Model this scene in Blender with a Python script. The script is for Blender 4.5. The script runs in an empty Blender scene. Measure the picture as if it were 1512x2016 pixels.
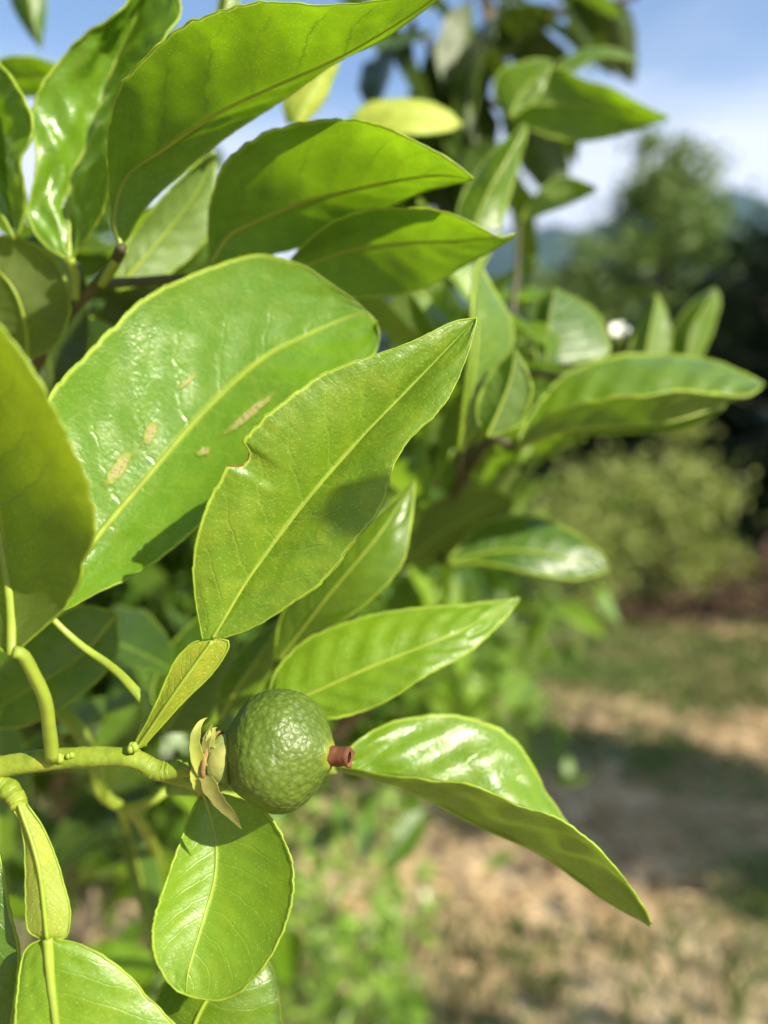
import bpy, math, random
from mathutils import Vector, Matrix, noise
SC = bpy.context.scene
COL = SC.collection
R = math.radians
random.seed(7)

# ---------------------------------------------------------------- camera, sky, sun, exposure
PITCH = 5.0
CAMZ = 1.30
FPX = 2016 / 36.0 * 26.0
FOCUS = 0.121
cam = bpy.data.cameras.new("camera")
cam.sensor_fit = 'VERTICAL'; cam.sensor_height = 36; cam.sensor_width = 27; cam.lens = 26
cam.clip_start = 0.005; cam.clip_end = 8000
cam.dof.use_dof = True; cam.dof.focus_distance = FOCUS; cam.dof.aperture_fstop = 26 / 3.3
cam.dof.aperture_blades = 0
camo = bpy.data.objects.new("camera", cam); COL.objects.link(camo)
camo.location = (0, 0, CAMZ); camo.rotation_euler = (R(90 - PITCH), 0, 0)
SC.camera = camo
FWD = Vector((0, math.cos(R(PITCH)), -math.sin(R(PITCH)))); UP = Vector((0, math.sin(R(PITCH)), math.cos(R(PITCH)))); RT = Vector((1, 0, 0))
CAM = Vector((0, 0, CAMZ))

SUN = Vector((0.64, -0.513, 0.567)).normalized()
sl = bpy.data.lights.new("sun", 'SUN'); sl.energy = 5.0; sl.angle = R(0.53); sl.color = (1.0, 0.92, 0.75)
so = bpy.data.objects.new("sun", sl); COL.objects.link(so)
so.rotation_euler = SUN.to_track_quat('Z', 'Y').to_euler(); so.location = (3, -3, 6)

W = bpy.data.worlds.new("World"); SC.world = W; W.use_nodes = True
wn = W.node_tree.nodes; wl = W.node_tree.links
for n in list(wn): wn.remove(n)
sky = wn.new('ShaderNodeTexSky'); sky.sky_type = 'NISHITA'; sky.sun_disc = False
sky.sun_elevation = math.asin(SUN.z); sky.sun_rotation = math.atan2(SUN.x, SUN.y)
sky.air_density = 1.0; sky.dust_density = 0.6; sky.ozone_density = 1.6
bg = wn.new('ShaderNodeBackground'); bg.inputs[1].default_value = 0.10
wo = wn.new('ShaderNodeOutputWorld')
tc = wn.new('ShaderNodeTexCoord'); mp = wn.new('ShaderNodeMapping'); mp.inputs['Scale'].default_value = (1.5, 1.5, 5.0)
nz = wn.new('ShaderNodeTexNoise'); nz.inputs['Scale'].default_value = 1.6; nz.inputs['Detail'].default_value = 6
sp = wn.new('ShaderNodeSeparateXYZ')
mr = wn.new('ShaderNodeMapRange'); mr.inputs[1].default_value = 0.47; mr.inputs[2].default_value = 0.33; mr.inputs[3].default_value = 0.0; mr.inputs[4].default_value = 0.50
ad = wn.new('ShaderNodeMath'); ad.operation = 'ADD'
rp = wn.new('ShaderNodeMapRange'); rp.interpolation_type = 'SMOOTHSTEP'; rp.inputs[1].default_value = 0.50; rp.inputs[2].default_value = 1.12
mx = wn.new('ShaderNodeMix'); mx.data_type = 'RGBA'; mx.inputs[7].default_value = (4.6, 4.75, 5.3, 1)
wl.new(tc.outputs['Generated'], mp.inputs[0]); wl.new(mp.outputs[0], nz.inputs[0]); wl.new(tc.outputs['Generated'], sp.inputs[0])
wl.new(sp.outputs[2], mr.inputs[0]); wl.new(nz.outputs[0], ad.inputs[0]); wl.new(mr.outputs[0], ad.inputs[1]); wl.new(ad.outputs[0], rp.inputs[0])
wl.new(rp.outputs[0], mx.inputs[0]); wl.new(sky.outputs[0], mx.inputs[6]); wl.new(mx.outputs[2], bg.inputs[0]); wl.new(bg.outputs[0], wo.inputs[0])

SC.view_settings.view_transform = 'Standard'; SC.view_settings.look = 'None'; SC.view_settings.gamma = 1
SC.view_settings.exposure = 1.24
SC.cycles.max_bounces = 8; SC.cycles.diffuse_bounces = 4; SC.cycles.transmission_bounces = 5; SC.cycles.sample_clamp_indirect = 6
SC.cycles.use_denoising = True

# ---------------------------------------------------------------- helpers
def P(x, y, d):
    """a point d millimetres in front of the lens, along the sight line of photo pixel x, y"""
    m = d / 1000.0
    return CAM + RT * ((x - 756) / FPX * m) + UP * (-(y - 1008) / FPX * m) + FWD * m

def px(v):
    q = v - CAM; z = q.dot(FWD)
    return Vector((756 + FPX * q.dot(RT) / z, 1008 - FPX * q.dot(UP) / z))

def tag(o, label=None, cat=None, group=None, kind=None):
    for k, v in (('label', label), ('category', cat), ('group', group), ('kind', kind)):
        if v: o[k] = v
    return o

def empty(name, loc):
    o = bpy.data.objects.new(name, None); o.empty_display_size = 0.01; COL.objects.link(o); o.location = loc
    return o

class MB:
    def __init__(s): s.v = []; s.f = []; s.uv = []
    def quad_grid(s, rows, uvs=None, closed=False, flip=False):
        b = len(s.v); n = len(rows[0])
        for i, r in enumerate(rows):
            for j, p in enumerate(r):
                s.v.append(tuple(p)); s.uv.append(uvs[i][j] if uvs else (i / max(1, len(rows) - 1), j / max(1, n - 1)))
        for i in range(len(rows) - 1):
            for j in range(n if closed else n - 1):
                q = (b + i * n + j, b + i * n + (j + 1) % n, b + (i + 1) * n + (j + 1) % n, b + (i + 1) * n + j)
                s.f.append(q[::-1] if flip else q)
    def tube(s, pts, radii, seg=8, cap=True, flat=1.0, up=None, ridge=0.):
        rings = []; n = len(pts); prev = None
        for i, p in enumerate(pts):
            t = (pts[min(i + 1, n - 1)] - pts[max(i - 1, 0)])
            t = t.normalized() if t.length > 1e-9 else Vector((0, 0, 1))
            a = prev if prev else (up or (Vector((0, 0, 1)) if abs(t.z) < .9 else Vector((1, 0, 0))))
            a = (a - t * a.dot(t)); a = a.normalized() if a.length > 1e-9 else t.orthogonal().normalized()
            prev = a; c = t.cross(a)
            r = radii[i] if hasattr(radii, '__len__') else radii
            rk = [r * (1 + ridge * (math.cos(3 * 2 * math.pi * k / seg + i * .04) + .8 * noise.noise(Vector((i * .5, k * .7, r * 900))))) for k in range(seg)] if ridge else [r] * seg
            rings.append([p + a * (math.cos(2 * math.pi * k / seg) * rk[k] * flat) + c * (math.sin(2 * math.pi * k / seg) * rk[k]) for k in range(seg)])
        b = len(s.v)
        s.quad_grid(rings, closed=True)
        if cap:
            s.f.append(tuple(b + k for k in range(seg))[::-1]); m = b + (n - 1) * seg; s.f.append(tuple(m + k for k in range(seg)))
    def poly(s, pts, uvs=None):
        b = len(s.v)
        for k, p in enumerate(pts): s.v.append(tuple(p)); s.uv.append(uvs[k] if uvs else (0, 0))
        s.f.append(tuple(range(b, b + len(pts))))
    def build(s, name, mat, parent=None, origin=None, smooth=True):
        o0 = Vector(origin) if origin is not None else Vector((0, 0, 0))
        me = bpy.data.meshes.new(name)
        me.from_pydata([tuple(Vector(p) - o0) for p in s.v], [], s.f)
        u = me.uv_layers.new(name="UVMap")
        for l in me.loops: u.data[l.index].uv = s.uv[l.vertex_index]
        if smooth: me.polygons.foreach_set('use_smooth', [True] * len(me.polygons))
        me.materials.append(mat); me.update()
        o = bpy.data.objects.new(name, me); COL.objects.link(o)
        if parent is not None: o.parent = parent
        elif origin is not None: o.location = o0
        return o

def catmull(pts, n):
    """n+1 points, evenly spaced by arc length, on the spline through pts (tuples of any dimension)"""
    pts = [tuple(p) for p in pts]; dim = len(pts[0])
    if len(pts) == 2: dense = [tuple(pts[0][k] + (pts[1][k] - pts[0][k]) * i / 40 for k in range(dim)) for i in range(41)]
    else:
        dense = []
        e0 = tuple(2 * pts[0][k] - pts[1][k] for k in range(dim)); e1 = tuple(2 * pts[-1][k] - pts[-2][k] for k in range(dim))
        q = [e0] + pts + [e1]
        for i in range(1, len(q) - 2):
            p0, p1, p2, p3 = q[i - 1:i + 3]
            for j in range(16):
                t = j / 16
                dense.append(tuple(.5 * (2 * p1[k] + (p2[k] - p0[k]) * t + (2 * p0[k] - 5 * p1[k] + 4 * p2[k] - p3[k]) * t * t + (3 * p1[k] - p0[k] - 3 * p2[k] + p3[k]) * t ** 3) for k in range(dim)))
        dense.append(pts[-1])
    L = [0]
    for a, b in zip(dense, dense[1:]): L.append(L[-1] + math.sqrt(sum((a[k] - b[k]) ** 2 for k in range(min(2, dim)))))
    out = []; k = 0
    for i in range(n + 1):
        s = L[-1] * i / n
        while k < len(L) - 2 and L[k + 1] < s: k += 1
        w = 0 if L[k + 1] == L[k] else (s - L[k]) / (L[k + 1] - L[k])
        w = min(1, max(0, w))
        out.append(tuple(dense[k][m] + (dense[k + 1][m] - dense[k][m]) * w for m in range(dim)))
    return out

def ramp(vals, t):
    """smooth value at t in 0..1 through evenly spaced vals"""
    if not hasattr(vals, '__len__'): return vals
    n = len(vals) - 1
    if n == 0: return vals[0]
    f = min(n - 1e-6, max(0, t * n)); i = int(f); w = f - i
    p0 = vals[max(0, i - 1)]; p1 = vals[i]; p2 = vals[i + 1]; p3 = vals[min(n, i + 2)]
    return .5 * (2 * p1 + (p2 - p0) * w + (2 * p0 - 5 * p1 + 4 * p2 - p3) * w * w + (3 * p1 - p0 - 3 * p2 + p3) * w ** 3)

# ---------------------------------------------------------------- materials
def nt(name):
    m = bpy.data.materials.new(name); m.use_nodes = True
    t = m.node_tree
    for n in list(t.nodes): t.nodes.remove(n)
    out = t.nodes.new('ShaderNodeOutputMaterial')
    return m, t, out

class N:
    """a small wrapper that writes node trees as expressions"""
    def __init__(s, t): s.t = t
    def new(s, k, **kw):
        n = s.t.nodes.new(k)
        for a, b in kw.items(): setattr(n, a, b)
        return n
    def put(s, sock, v):
        if v is None: return
        if hasattr(v, 'is_output') or isinstance(v, bpy.types.NodeSocket): s.t.links.new(v, sock)
        else:
            if hasattr(v, '__len__') and len(v) == 3 and sock.type == 'RGBA': v = (*v, 1)
            sock.default_value = v
    def math(s, op, a, b=None, c=None, clamp=False):
        n = s.new('ShaderNodeMath', operation=op, use_clamp=clamp)
        for i, v in enumerate((a, b, c)): s.put(n.inputs[i], v)
        return n.outputs[0]
    def mix(s, f, a, b, blend='MIX'):
        n = s.new('ShaderNodeMix', data_type='RGBA', blend_type=blend)
        s.put(n.inputs[0], f); s.put(n.inputs[6], a); s.put(n.inputs[7], b); return n.outputs[2]
    def rng(s, v, a, b, c=0., d=1., smooth=True):
        n = s.new('ShaderNodeMapRange', interpolation_type='SMOOTHSTEP' if smooth else 'LINEAR')
        for i, q in enumerate((v, a, b, c, d)): s.put(n.inputs[i], q)
        return n.outputs[0]
    def noise(s, vec, scale, detail=3, rough=.5):
        n = s.new('ShaderNodeTexNoise'); s.put(n.inputs['Vector'], vec)
        n.inputs['Scale'].default_value = scale; n.inputs['Detail'].default_value = detail; n.inputs['Roughness'].default_value = rough
        return n.outputs[0]
    def voro(s, vec, scale, feature='F1', rnd=1.):
        n = s.new('ShaderNodeTexVoronoi', feature=feature); s.put(n.inputs['Vector'], vec); n.inputs['Scale'].default_value = scale
        n.inputs['Randomness'].default_value = rnd
        return n.outputs['Distance']
    def bump(s, h, strength, dist, normal=None):
        n = s.new('ShaderNodeBump'); s.put(n.inputs['Height'], h); n.inputs['Strength'].default_value = strength; n.inputs['Distance'].default_value = dist
        if normal is not None: s.put(n.inputs['Normal'], normal)
        return n.outputs[0]
    def bsdf(s, col, rough=.5, spec=.5, normal=None):
        n = s.new('ShaderNodeBsdfPrincipled'); s.put(n.inputs['Base Color'], col); s.put(n.inputs['Roughness'], rough)
        s.put(n.inputs['Specular IOR Level'], spec)
        if normal is not None: s.put(n.inputs['Normal'], normal)
        return n

def leaf_mat(name, top, trans, rim=(.30, .38, .045), rough=.34, veins=9, wrinkle=.5, amount=1.0, pores=1.0, under=None, mott=.22):
    """citrus blade: waxy upper face, duller lower face, light passing through; UV = along, across"""
    m, t, out = nt(name); g = N(t)
    tc = g.new('ShaderNodeTexCoord'); obj = tc.outputs['Object']
    uv = g.new('ShaderNodeSeparateXYZ'); t.links.new(tc.outputs['UV'], uv.inputs[0])
    u, v = uv.outputs[0], uv.outputs[1]
    sv = g.math('MULTIPLY_ADD', v, 2., -1.); av = g.math('ABSOLUTE', sv)
    side = g.math('MULTIPLY', g.math('GREATER_THAN', sv, 0.), .43)
    big = g.noise(obj, 60, 3); mid = g.noise(obj, 300, 3); fine = g.noise(obj, 1300, 2)
    wob = g.math('MULTIPLY_ADD', mid, .5, -.25)
    ph = g.math('ADD', g.math('ADD', g.math('MULTIPLY', u, float(veins)), g.math('MULTIPLY', g.math('POWER', av, 1.3), -1.7)), g.math('ADD', side, wob))
    fr = g.math('ABSOLUTE', g.math('SUBTRACT', g.math('FRACT', ph), .5))
    lat = g.math('MULTIPLY', g.rng(fr, .07, .0), g.rng(av, 1.0, .5, .15, 1.))
    wv = g.new('ShaderNodeVectorMath', operation='ADD'); nc = g.new('ShaderNodeTexNoise'); t.links.new(obj, nc.inputs[0]); nc.inputs['Scale'].default_value = 260
    sc = g.new('ShaderNodeVectorMath', operation='SCALE'); t.links.new(nc.outputs[1], sc.inputs[0]); sc.inputs['Scale'].default_value = .004
    t.links.new(obj, wv.inputs[0]); t.links.new(sc.outputs[0], wv.inputs[1])
    sec = g.math('MULTIPLY', g.rng(g.voro(wv.outputs[0], 420, 'DISTANCE_TO_EDGE'), .16, .0), g.rng(big, .35, .65, .15, .7))
    midm = g.rng(av, .045, .015)
    edge = g.rng(av, .955, .99)
    gl = g.rng(g.voro(obj, 1500), .30, .12)                                   # oil glands
    geo = g.new('ShaderNodeNewGeometry'); back = geo.outputs['Backfacing']
    un = under or tuple(a * .75 + b * .25 for a, b in zip(top, (.16, .22, .08)))
    c = g.mix(back, top, un)
    c = g.mix(g.rng(big, .35, .7, 0., .35), c, tuple(x * .72 for x in top))
    c = g.mix(g.rng(mid, .42, .68, 0., mott), c, (top[0] * 1.55 + .015, top[1] * 1.2 + .01, top[2]))
    f2 = g.noise(obj, 3200, 2)
    c = g.mix(g.rng(f2, .45, .7, 0., .30), c, tuple(x * .68 for x in top))
    c = g.mix(g.math('MULTIPLY', lat, .30 * amount), c, tuple(min(1, x * 1.5 + .03) for x in top))
    c = g.mix(g.math('MULTIPLY', gl, .38 * pores), c, tuple(min(1, x * 1.5 + .04) for x in top))
    c = g.mix(g.math('MULTIPLY', midm, .6), c, rim)
    c = g.mix(g.math('MULTIPLY', edge, .85), c, rim)
    tr = g.mix(g.math('MULTIPLY', lat, .62 * amount), trans, tuple(x * .42 for x in trans))
    tr = g.mix(g.math('MULTIPLY', sec, .25 * amount), tr, tuple(x * .6 for x in trans))
    tr = g.mix(g.rng(mid, .45, .7, 0., mott * 1.6), tr, (min(1, trans[0] * 1.5 + .01), trans[1] * 1.3, trans[2]))
    tr = g.mix(g.rng(big, .3, .7, 0., .75), tr, tuple(x * .55 for x in trans))
    tr = g.mix(g.math('MULTIPLY', gl, .3 * pores), tr, tuple(min(1, x * 1.6 + .03) for x in trans))
    tr = g.mix(g.math('MULTIPLY', midm, .5), tr, tuple(x * .4 for x in trans))
    tr = g.mix(g.math('MULTIPLY', edge, .8), tr, rim)
    h = g.math('ADD', g.math('MULTIPLY', lat, -.9), g.math('MULTIPLY', sec, -.35))
    h = g.math('ADD', h, g.math('MULTIPLY', mid, 1.1))
    h = g.math('ADD', h, g.math('MULTIPLY', fine, 1.1)); h = g.math('ADD', h, g.math('MULTIPLY', f2, .55))
    nb = g.bump(h, wrinkle, .00025)
    rg = g.math('ADD', g.math('MULTIPLY', back, .22), g.rng(mid, .3, .7, rough - .04, rough + .10))
    b = g.bsdf(c, rg, .42, nb)
    tl = g.new('ShaderNodeBsdfTranslucent'); g.put(tl.inputs[0], tr)
    a = g.new('ShaderNodeAddShader'); t.links.new(b.outputs[0], a.inputs[0]); t.links.new(tl.outputs[0], a.inputs[1])
    t.links.new(a.outputs[0], out.inputs[0])
    return m

def plain_mat(name, col, rough=.6, spec=.3, var=.35, scale=300, bump=.3, bdist=.0002, trans=None, col2=None):
    m, t, out = nt(name); g = N(t)
    tc = g.new('ShaderNodeTexCoord'); obj = tc.outputs['Object']
    n1 = g.noise(obj, scale, 4); n2 = g.noise(obj, scale * .23, 3)
    c = g.mix(g.rng(n1, .3, .7, 0., var), col, tuple(x * .45 for x in col))
    c = g.mix(g.rng(n2, .4, .7, 0., .8 if col2 else var), c, col2 or tuple(min(1, x * 1.5) for x in col))
    b = g.bsdf(c, rough, spec, g.bump(n1, bump, bdist))
    if trans:
        tl = g.new('ShaderNodeBsdfTranslucent'); g.put(tl.inputs[0], trans)
        a = g.new('ShaderNodeAddShader'); t.links.new(b.outputs[0], a.inputs[0]); t.links.new(tl.outputs[0], a.inputs[1]); t.links.new(a.outputs[0], out.inputs[0])
    else: t.links.new(b.outputs[0], out.inputs[0])
    return m

M = {}
M['hero'] = leaf_mat('leaf_olive', (.102, .182, .009), (0.0560, 0.0840, 0.0032), rough=.36, wrinkle=.34, pores=1.2, amount=.55, mott=.42)
M['big'] = leaf_mat('leaf_waxy', (.084, .170, .008), (0.0720, 0.1320, 0.0048), rough=.27, wrinkle=.32, amount=.4)
M['fresh'] = leaf_mat('leaf_fresh', (0.1040, 0.1856, 0.0064), (0.0880, 0.1560, 0.0024), rough=.38, wrinkle=.22, amount=.35)
M['fold'] = leaf_mat('leaf_folded', (0.0944, 0.1720, 0.0072), (0.0560, 0.1000, 0.0032), rough=.30, wrinkle=.3, under=(.15, .185, .028))
M['mid'] = leaf_mat('leaf_mid', (0.0736, 0.1320, 0.0064), (0.0640, 0.1240, 0.0032), rough=.30, wrinkle=.3)
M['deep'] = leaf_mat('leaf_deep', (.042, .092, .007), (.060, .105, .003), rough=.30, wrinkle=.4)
M['old'] = leaf_mat('leaf_mature', (.026, .050, .006), (.025, .045, .002), rough=.28, wrinkle=.3, rim=(.12, .16, .03))  # upper branch leaves: their shade is put into this dark colour
M['back'] = leaf_mat('leaf_backlit', (.050, .105, .012), (.145, .260, .003), rough=.45, wrinkle=.4, amount=1.25, under=(.055, .095, .008))
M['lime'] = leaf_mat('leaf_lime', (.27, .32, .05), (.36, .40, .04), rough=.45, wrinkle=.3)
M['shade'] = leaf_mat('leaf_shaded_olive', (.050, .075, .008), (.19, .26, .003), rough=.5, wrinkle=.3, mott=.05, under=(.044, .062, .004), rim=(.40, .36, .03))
M['rim'] = plain_mat('leaf_margin', (.19, .265, .024), .5, .3, .6, 400, .2, trans=(.20, .25, .012))
M['rib'] = plain_mat('leaf_rib', (.23, .30, .032), .45, .4, .3, 400, .2, trans=(.10, .14, .008))
M['pet'] = plain_mat('petiole_green', (.22, .29, .03), .45, .4, .3, 500, .3, trans=(.05, .07, .003))
M['wing'] = leaf_mat('winged_stalk', (.22, .27, .018), (.09, .11, .003), rough=.42, wrinkle=.35, amount=.15, pores=1.3)

M['stem'] = plain_mat('stem_green', (.18, .245, .020), .46, .35, .4, 900, .6, .0003, col2=(.25, .29, .03))
M['bark'] = plain_mat('bark', (.16, .125, .08), .85, .2, .6, 120, .8, .002)
M['twig'] = plain_mat('twig_dark', (.07, .065, .03), .6, .3, .5, 250, .5)

# ---------------------------------------------------------------- leaves
def leaf_grid(A, Mi, B, dA, dM, dB, n, k, bulge, quilt, veins, wav, seed, bite):
    a = catmull(A, n); m = catmull(Mi, n); b = catmull(B, n)
    rows = []; step = wav * 1.5
    def saw(t, sd):
        q = t * 19 + 2.2 * noise.noise(Vector((t * 4, sd, 8))); return (q % 1.0) ** .8 - .5 if .05 < t < .97 else 0.
    for i in range(n + 1):
        t = i / n
        pm = P(m[i][0], m[i][1], ramp(dM, t)); pa = P(a[i][0], a[i][1], ramp(dA, t)); pb = P(b[i][0], b[i][1], ramp(dB, t))
        tn = (noise.noise(Vector((t * 34, seed, 0))) + .6 * noise.noise(Vector((t * 85, seed, 5)))) * wav
        pa = pm + (pa - pm) * (1 + tn + step * saw(t, seed))
        tn = (noise.noise(Vector((t * 34, seed, 9))) + .6 * noise.noise(Vector((t * 85, seed, 14)))) * wav
        pb = pm + (pb - pm) * (1 + tn + step * saw(t, seed + 5))
        if bite:
            c = Vector((bite[0], bite[1]))
            for q in range(200, 30, -1):
                s = q / 200
                if (px(pm.lerp(pa, s)) - c).length < bite[2] * (1 + .08 * noise.noise(Vector((t * 90, 3, 3)))): cut = s
                elif q < 200 and (px(pm.lerp(pa, (q + 1) / 200)) - c).length < bite[2]: break
                else: cut = None if q == 200 else cut
            if cut: pa = pm.lerp(pa, cut)
        rows.append((pa, pm, pb))
    return rows

def blade_mesh(rows, n, k, bulge, quilt, veins, seed, facing):
    g = []; uvs = []
    for i, (pa, pm, pb) in enumerate(rows):
        t = i / n
        i0, i1 = max(0, i - 1), min(n, i + 1)
        tan = rows[i1][1] - rows[i0][1]
        r = []; ru = []
        for side, e in ((0, pa), (1, pb)):
            w = e - pm
            nn = tan.cross(w) if side else w.cross(tan)
            nn = nn.normalized() if nn.length > 1e-12 else Vector((0, 0, 0))
            line = []
            for q in range(k + 1):
                s = q / k
                p = pm.lerp(e, s)
                ph = t * veins - 1.7 * s ** 1.3 + (.43 if side else 0)
                d = bulge * w.length * 4 * s * (1 - s) - quilt * math.cos(2 * math.pi * ph) * min(1, 5 * s * (1 - s)) * min(1, 6 * t * (1 - t) * 1.5)
                d += quilt * 2.6 * noise.noise(Vector((t * 7, s * 3 + side * 7, seed))) * (1 if 0 < q else 0)
                d += quilt * .65 * noise.noise(Vector((t * 21, s * 8 + side * 7, seed + 4))) * (1 if 0 < q else 0)
                line.append((p + nn * (d * facing), (t, .5 + (.5 * s if side else -.5 * s))))
            if side == 0: r += [x for x in line[::-1]]
            else: r += line[1:]
        g.append([x[0] for x in r]); uvs.append([x[1] for x in r])
    return g, uvs

LEAVES = {}
def leaf(key, label, mat, A, Mi, B, dA, dM, dB, under=False, n=48, k=9, bulge=.07, quilt=.00012, veins=9, wav=.018, rim=.00016, rib=.00045,
         petiole=None, group=None, bite=None, name='citrus_leaf', cat='leaf', pr=(.0011, .0009)):
    """A, Mi, B: outline, midrib, outline from base to tip; each with its own distances in mm. under: half A shows its lower face to the photo"""
    seed = sum(ord(c) for c in key) * .37
    rows = leaf_grid(A, Mi, B, dA, dM, dB, n, k, bulge, quilt, veins, wav, seed, bite)
    # the upper face must look to the camera on half A unless under
    s = 0
    for i in range(n):
        pa, pm, _ = rows[i]; q = rows[i + 1][1] - pm
        nn = (pa - pm).cross(q); s += nn.dot(CAM - pm)
    up = 1 if s > 0 else -1                          # w_a x tan points to camera
    f = up * (-1 if under else 1)
    g, uvs = blade_mesh(rows, n, k, bulge, quilt, veins, seed, f)
    base = rows[0][1].copy()
    root = empty(name, base); tag(root, label, cat, group)
    mb = MB(); mb.quad_grid(g, uvs)
    v = mb.v; test = 0
    for (a, b, c, d) in mb.f:
        j = (a % (2 * k + 1))
        if j < k:
            A0, B0, C0 = Vector(v[a]), Vector(v[b]), Vector(v[c]); test += (B0 - A0).cross(C0 - A0).dot(CAM - A0)
    if (test > 0) == under: mb.f = [x[::-1] for x in mb.f]
    mb.build('blade', M[mat], root, base)
    if rib:
        mb = MB(); rr = rows
        mb.tube([r[1] for r in rr], [rib * (1.15 - .95 * i / n) for i in range(n + 1)], 8, True)
        mb.build('midrib', M['rib'], root, base)
    if rim:
        mb = MB()
        loop = [r[0] for r in g] + [r[-1] for r in g][::-1][1:]
        mb.tube(loop, [rim * (1 + .5 * noise.noise(Vector((q * .21, seed, 3))) + .35 * noise.noise(Vector((q * .9, seed, 6)))) for q in range(len(loop))], 6, True); mb.build('margin', M['rim'], root, base)
    if petiole:
        pts = [P(*p) for p in catmull(petiole, 20)]
        mb = MB(); mb.tube(pts, [pr[0] + (pr[1] - pr[0]) * i / 20 for i in range(21)], 16, ridge=.07)
        mb.build('petiole', M['pet'], root, base)
    LEAVES[key] = (root, g, base)
    return root

def wing(root_key, A, Mi, B, dA, dM, dB, mat='wing', n=30, k=5):
    """winged leaf stalk, a part of its leaf"""
    root, _, base = LEAVES[root_key]
    rows = leaf_grid(A, Mi, B, dA, dM, dB, n, k, .1, 0, 1, .02, 3.3, None)
    g, uvs = blade_mesh(rows, n, k, .03, .00006, 7, 3.3, 1)
    mb = MB(); mb.quad_grid(g, uvs); o = mb.build('winged_petiole', M[mat], root, base)
    mb = MB(); mb.tube([r[1] for r in rows], .00032, 8); mb.build('midrib', M['rib'], o, base)
    mb = MB(); mb.tube([r[0] for r in g] + [r[-1] for r in g][::-1], .00018, 6); mb.build('margin', M['rim'], o, base)
    return o

# 1 the sharp leaf with a bite
leaf('hero', 'sharp olive green leaf with a bite out of its edge, pointing up above the fruit', 'hero',
     [(399, 1259), (384, 1173), (382, 1087), (408, 997), (442, 928), (481, 865), (531, 812), (629, 741), (694, 713), (801, 677), (887, 636), (938, 626)],
     [(419, 1256), (492, 1135), (608, 980), (707, 868), (814, 756), (938, 627)],
     [(438, 1256), (492, 1238), (565, 1195), (642, 1139), (698, 1066), (741, 1014), (760, 970), (773, 920), (806, 864), (857, 817), (892, 765), (922, 692), (939, 628)],
     (120, 116, 115, 118, 123), (120, 121.5, 122.5, 123, 123), (120, 118, 116.5, 118.5, 122.5), n=180, k=16, bulge=.09, quilt=.00010, bite=(464, 893, 27), rim=.00014, rib=.00030, wav=.013, veins=8)
wing('hero', [(262, 1470), (302, 1396), (342, 1306), (372, 1271), (390, 1262), (406, 1264)], [(270, 1474), (347, 1361), (418, 1262)],
     [(281, 1472), (352, 1391), (417, 1326), (447, 1281), (449, 1262), (430, 1258)], (122, 121, 120.4), (121.5, 120, 119.5), (122, 121, 120))
root, g, base = LEAVES['hero']
edge = [r[0] for r in g]; nb = [p for p in edge if (px(p) - Vector((464, 893))).length < 29.5]
mb = MB(); mb.tube(nb, .00015, 6); M['scar'] = plain_mat('bite_scar', (.15, .065, .022), .8, .2, .5, 900, .3)
mb.build('bite_scar', M['scar'], root, base)

# 2 the big waxy leaf
leaf('big', 'broad glossy leaf with tan scars and white glare behind the bitten leaf', 'big',
     [(85, 1200), (58, 1060), (60, 900), (95, 783), (175, 692), (222, 644), (298, 577), (413, 527), (492, 502), (550, 508), (600, 525), (660, 565), (705, 598), (740, 632)],
     [(85, 1200), (175, 1077), (278, 954), (397, 815), (508, 712), (595, 664), (707, 617), (740, 634)],
     [(88, 1200), (131, 1199), (190, 1168), (278, 1125), (381, 1045), (520, 915), (640, 800), (725, 712), (746, 668), (742, 636)],
     (131, 130, 134, 142, 149, 154), (131, 138, 145, 150, 154), (131, 136, 138, 143, 152), n=130, k=24, bulge=-.05, quilt=.00013, rim=.00014, rib=.0007, wav=.008, veins=9,
     petiole=[(86, 1199, 131), (125, 1240, 132), (165, 1275, 132), (215, 1310, 131), (255, 1348, 128), (290, 1400, 126), (276, 1468, 122.5)], pr=(.0005, .0010))
def scar_mat():
    m, t, out = nt('leaf_scar'); g = N(t); tc = g.new('ShaderNodeTexCoord'); uv = g.new('ShaderNodeSeparateXYZ'); t.links.new(tc.outputs['UV'], uv.inputs[0])
    n = g.noise(tc.outputs['Object'], 900, 4); n2 = g.noise(tc.outputs['Object'], 2600, 3)
    r = g.math('SQRT', g.math('ADD', g.math('POWER', g.math('MULTIPLY_ADD', uv.outputs[0], 2., -1.), 2.), g.math('POWER', g.math('MULTIPLY_ADD', uv.outputs[1], 2., -1.), 2.)))
    r = g.math('ADD', r, g.math('MULTIPLY_ADD', n, .9, -.45))
    c = g.mix(g.rng(r, .38, .62), (.29, .26, .10), (.17, .24, .022))
    c = g.mix(g.math('MULTIPLY', g.rng(n2, .5, .65), g.rng(r, .6, .3)), c, (.13, .10, .035))
    b = g.bsdf(c, .6, .3, g.bump(n2, .8, .0003)); tp = g.new('ShaderNodeBsdfTransparent'); mx = g.new('ShaderNodeMixShader')
    t.links.new(g.rng(r, 1.0, .55), mx.inputs[0]); t.links.new(tp.outputs[0], mx.inputs[1]); t.links.new(b.outputs[0], mx.inputs[2]); t.links.new(mx.outputs[0], out.inputs[0]); return m
M['tan'] = scar_mat()
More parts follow.
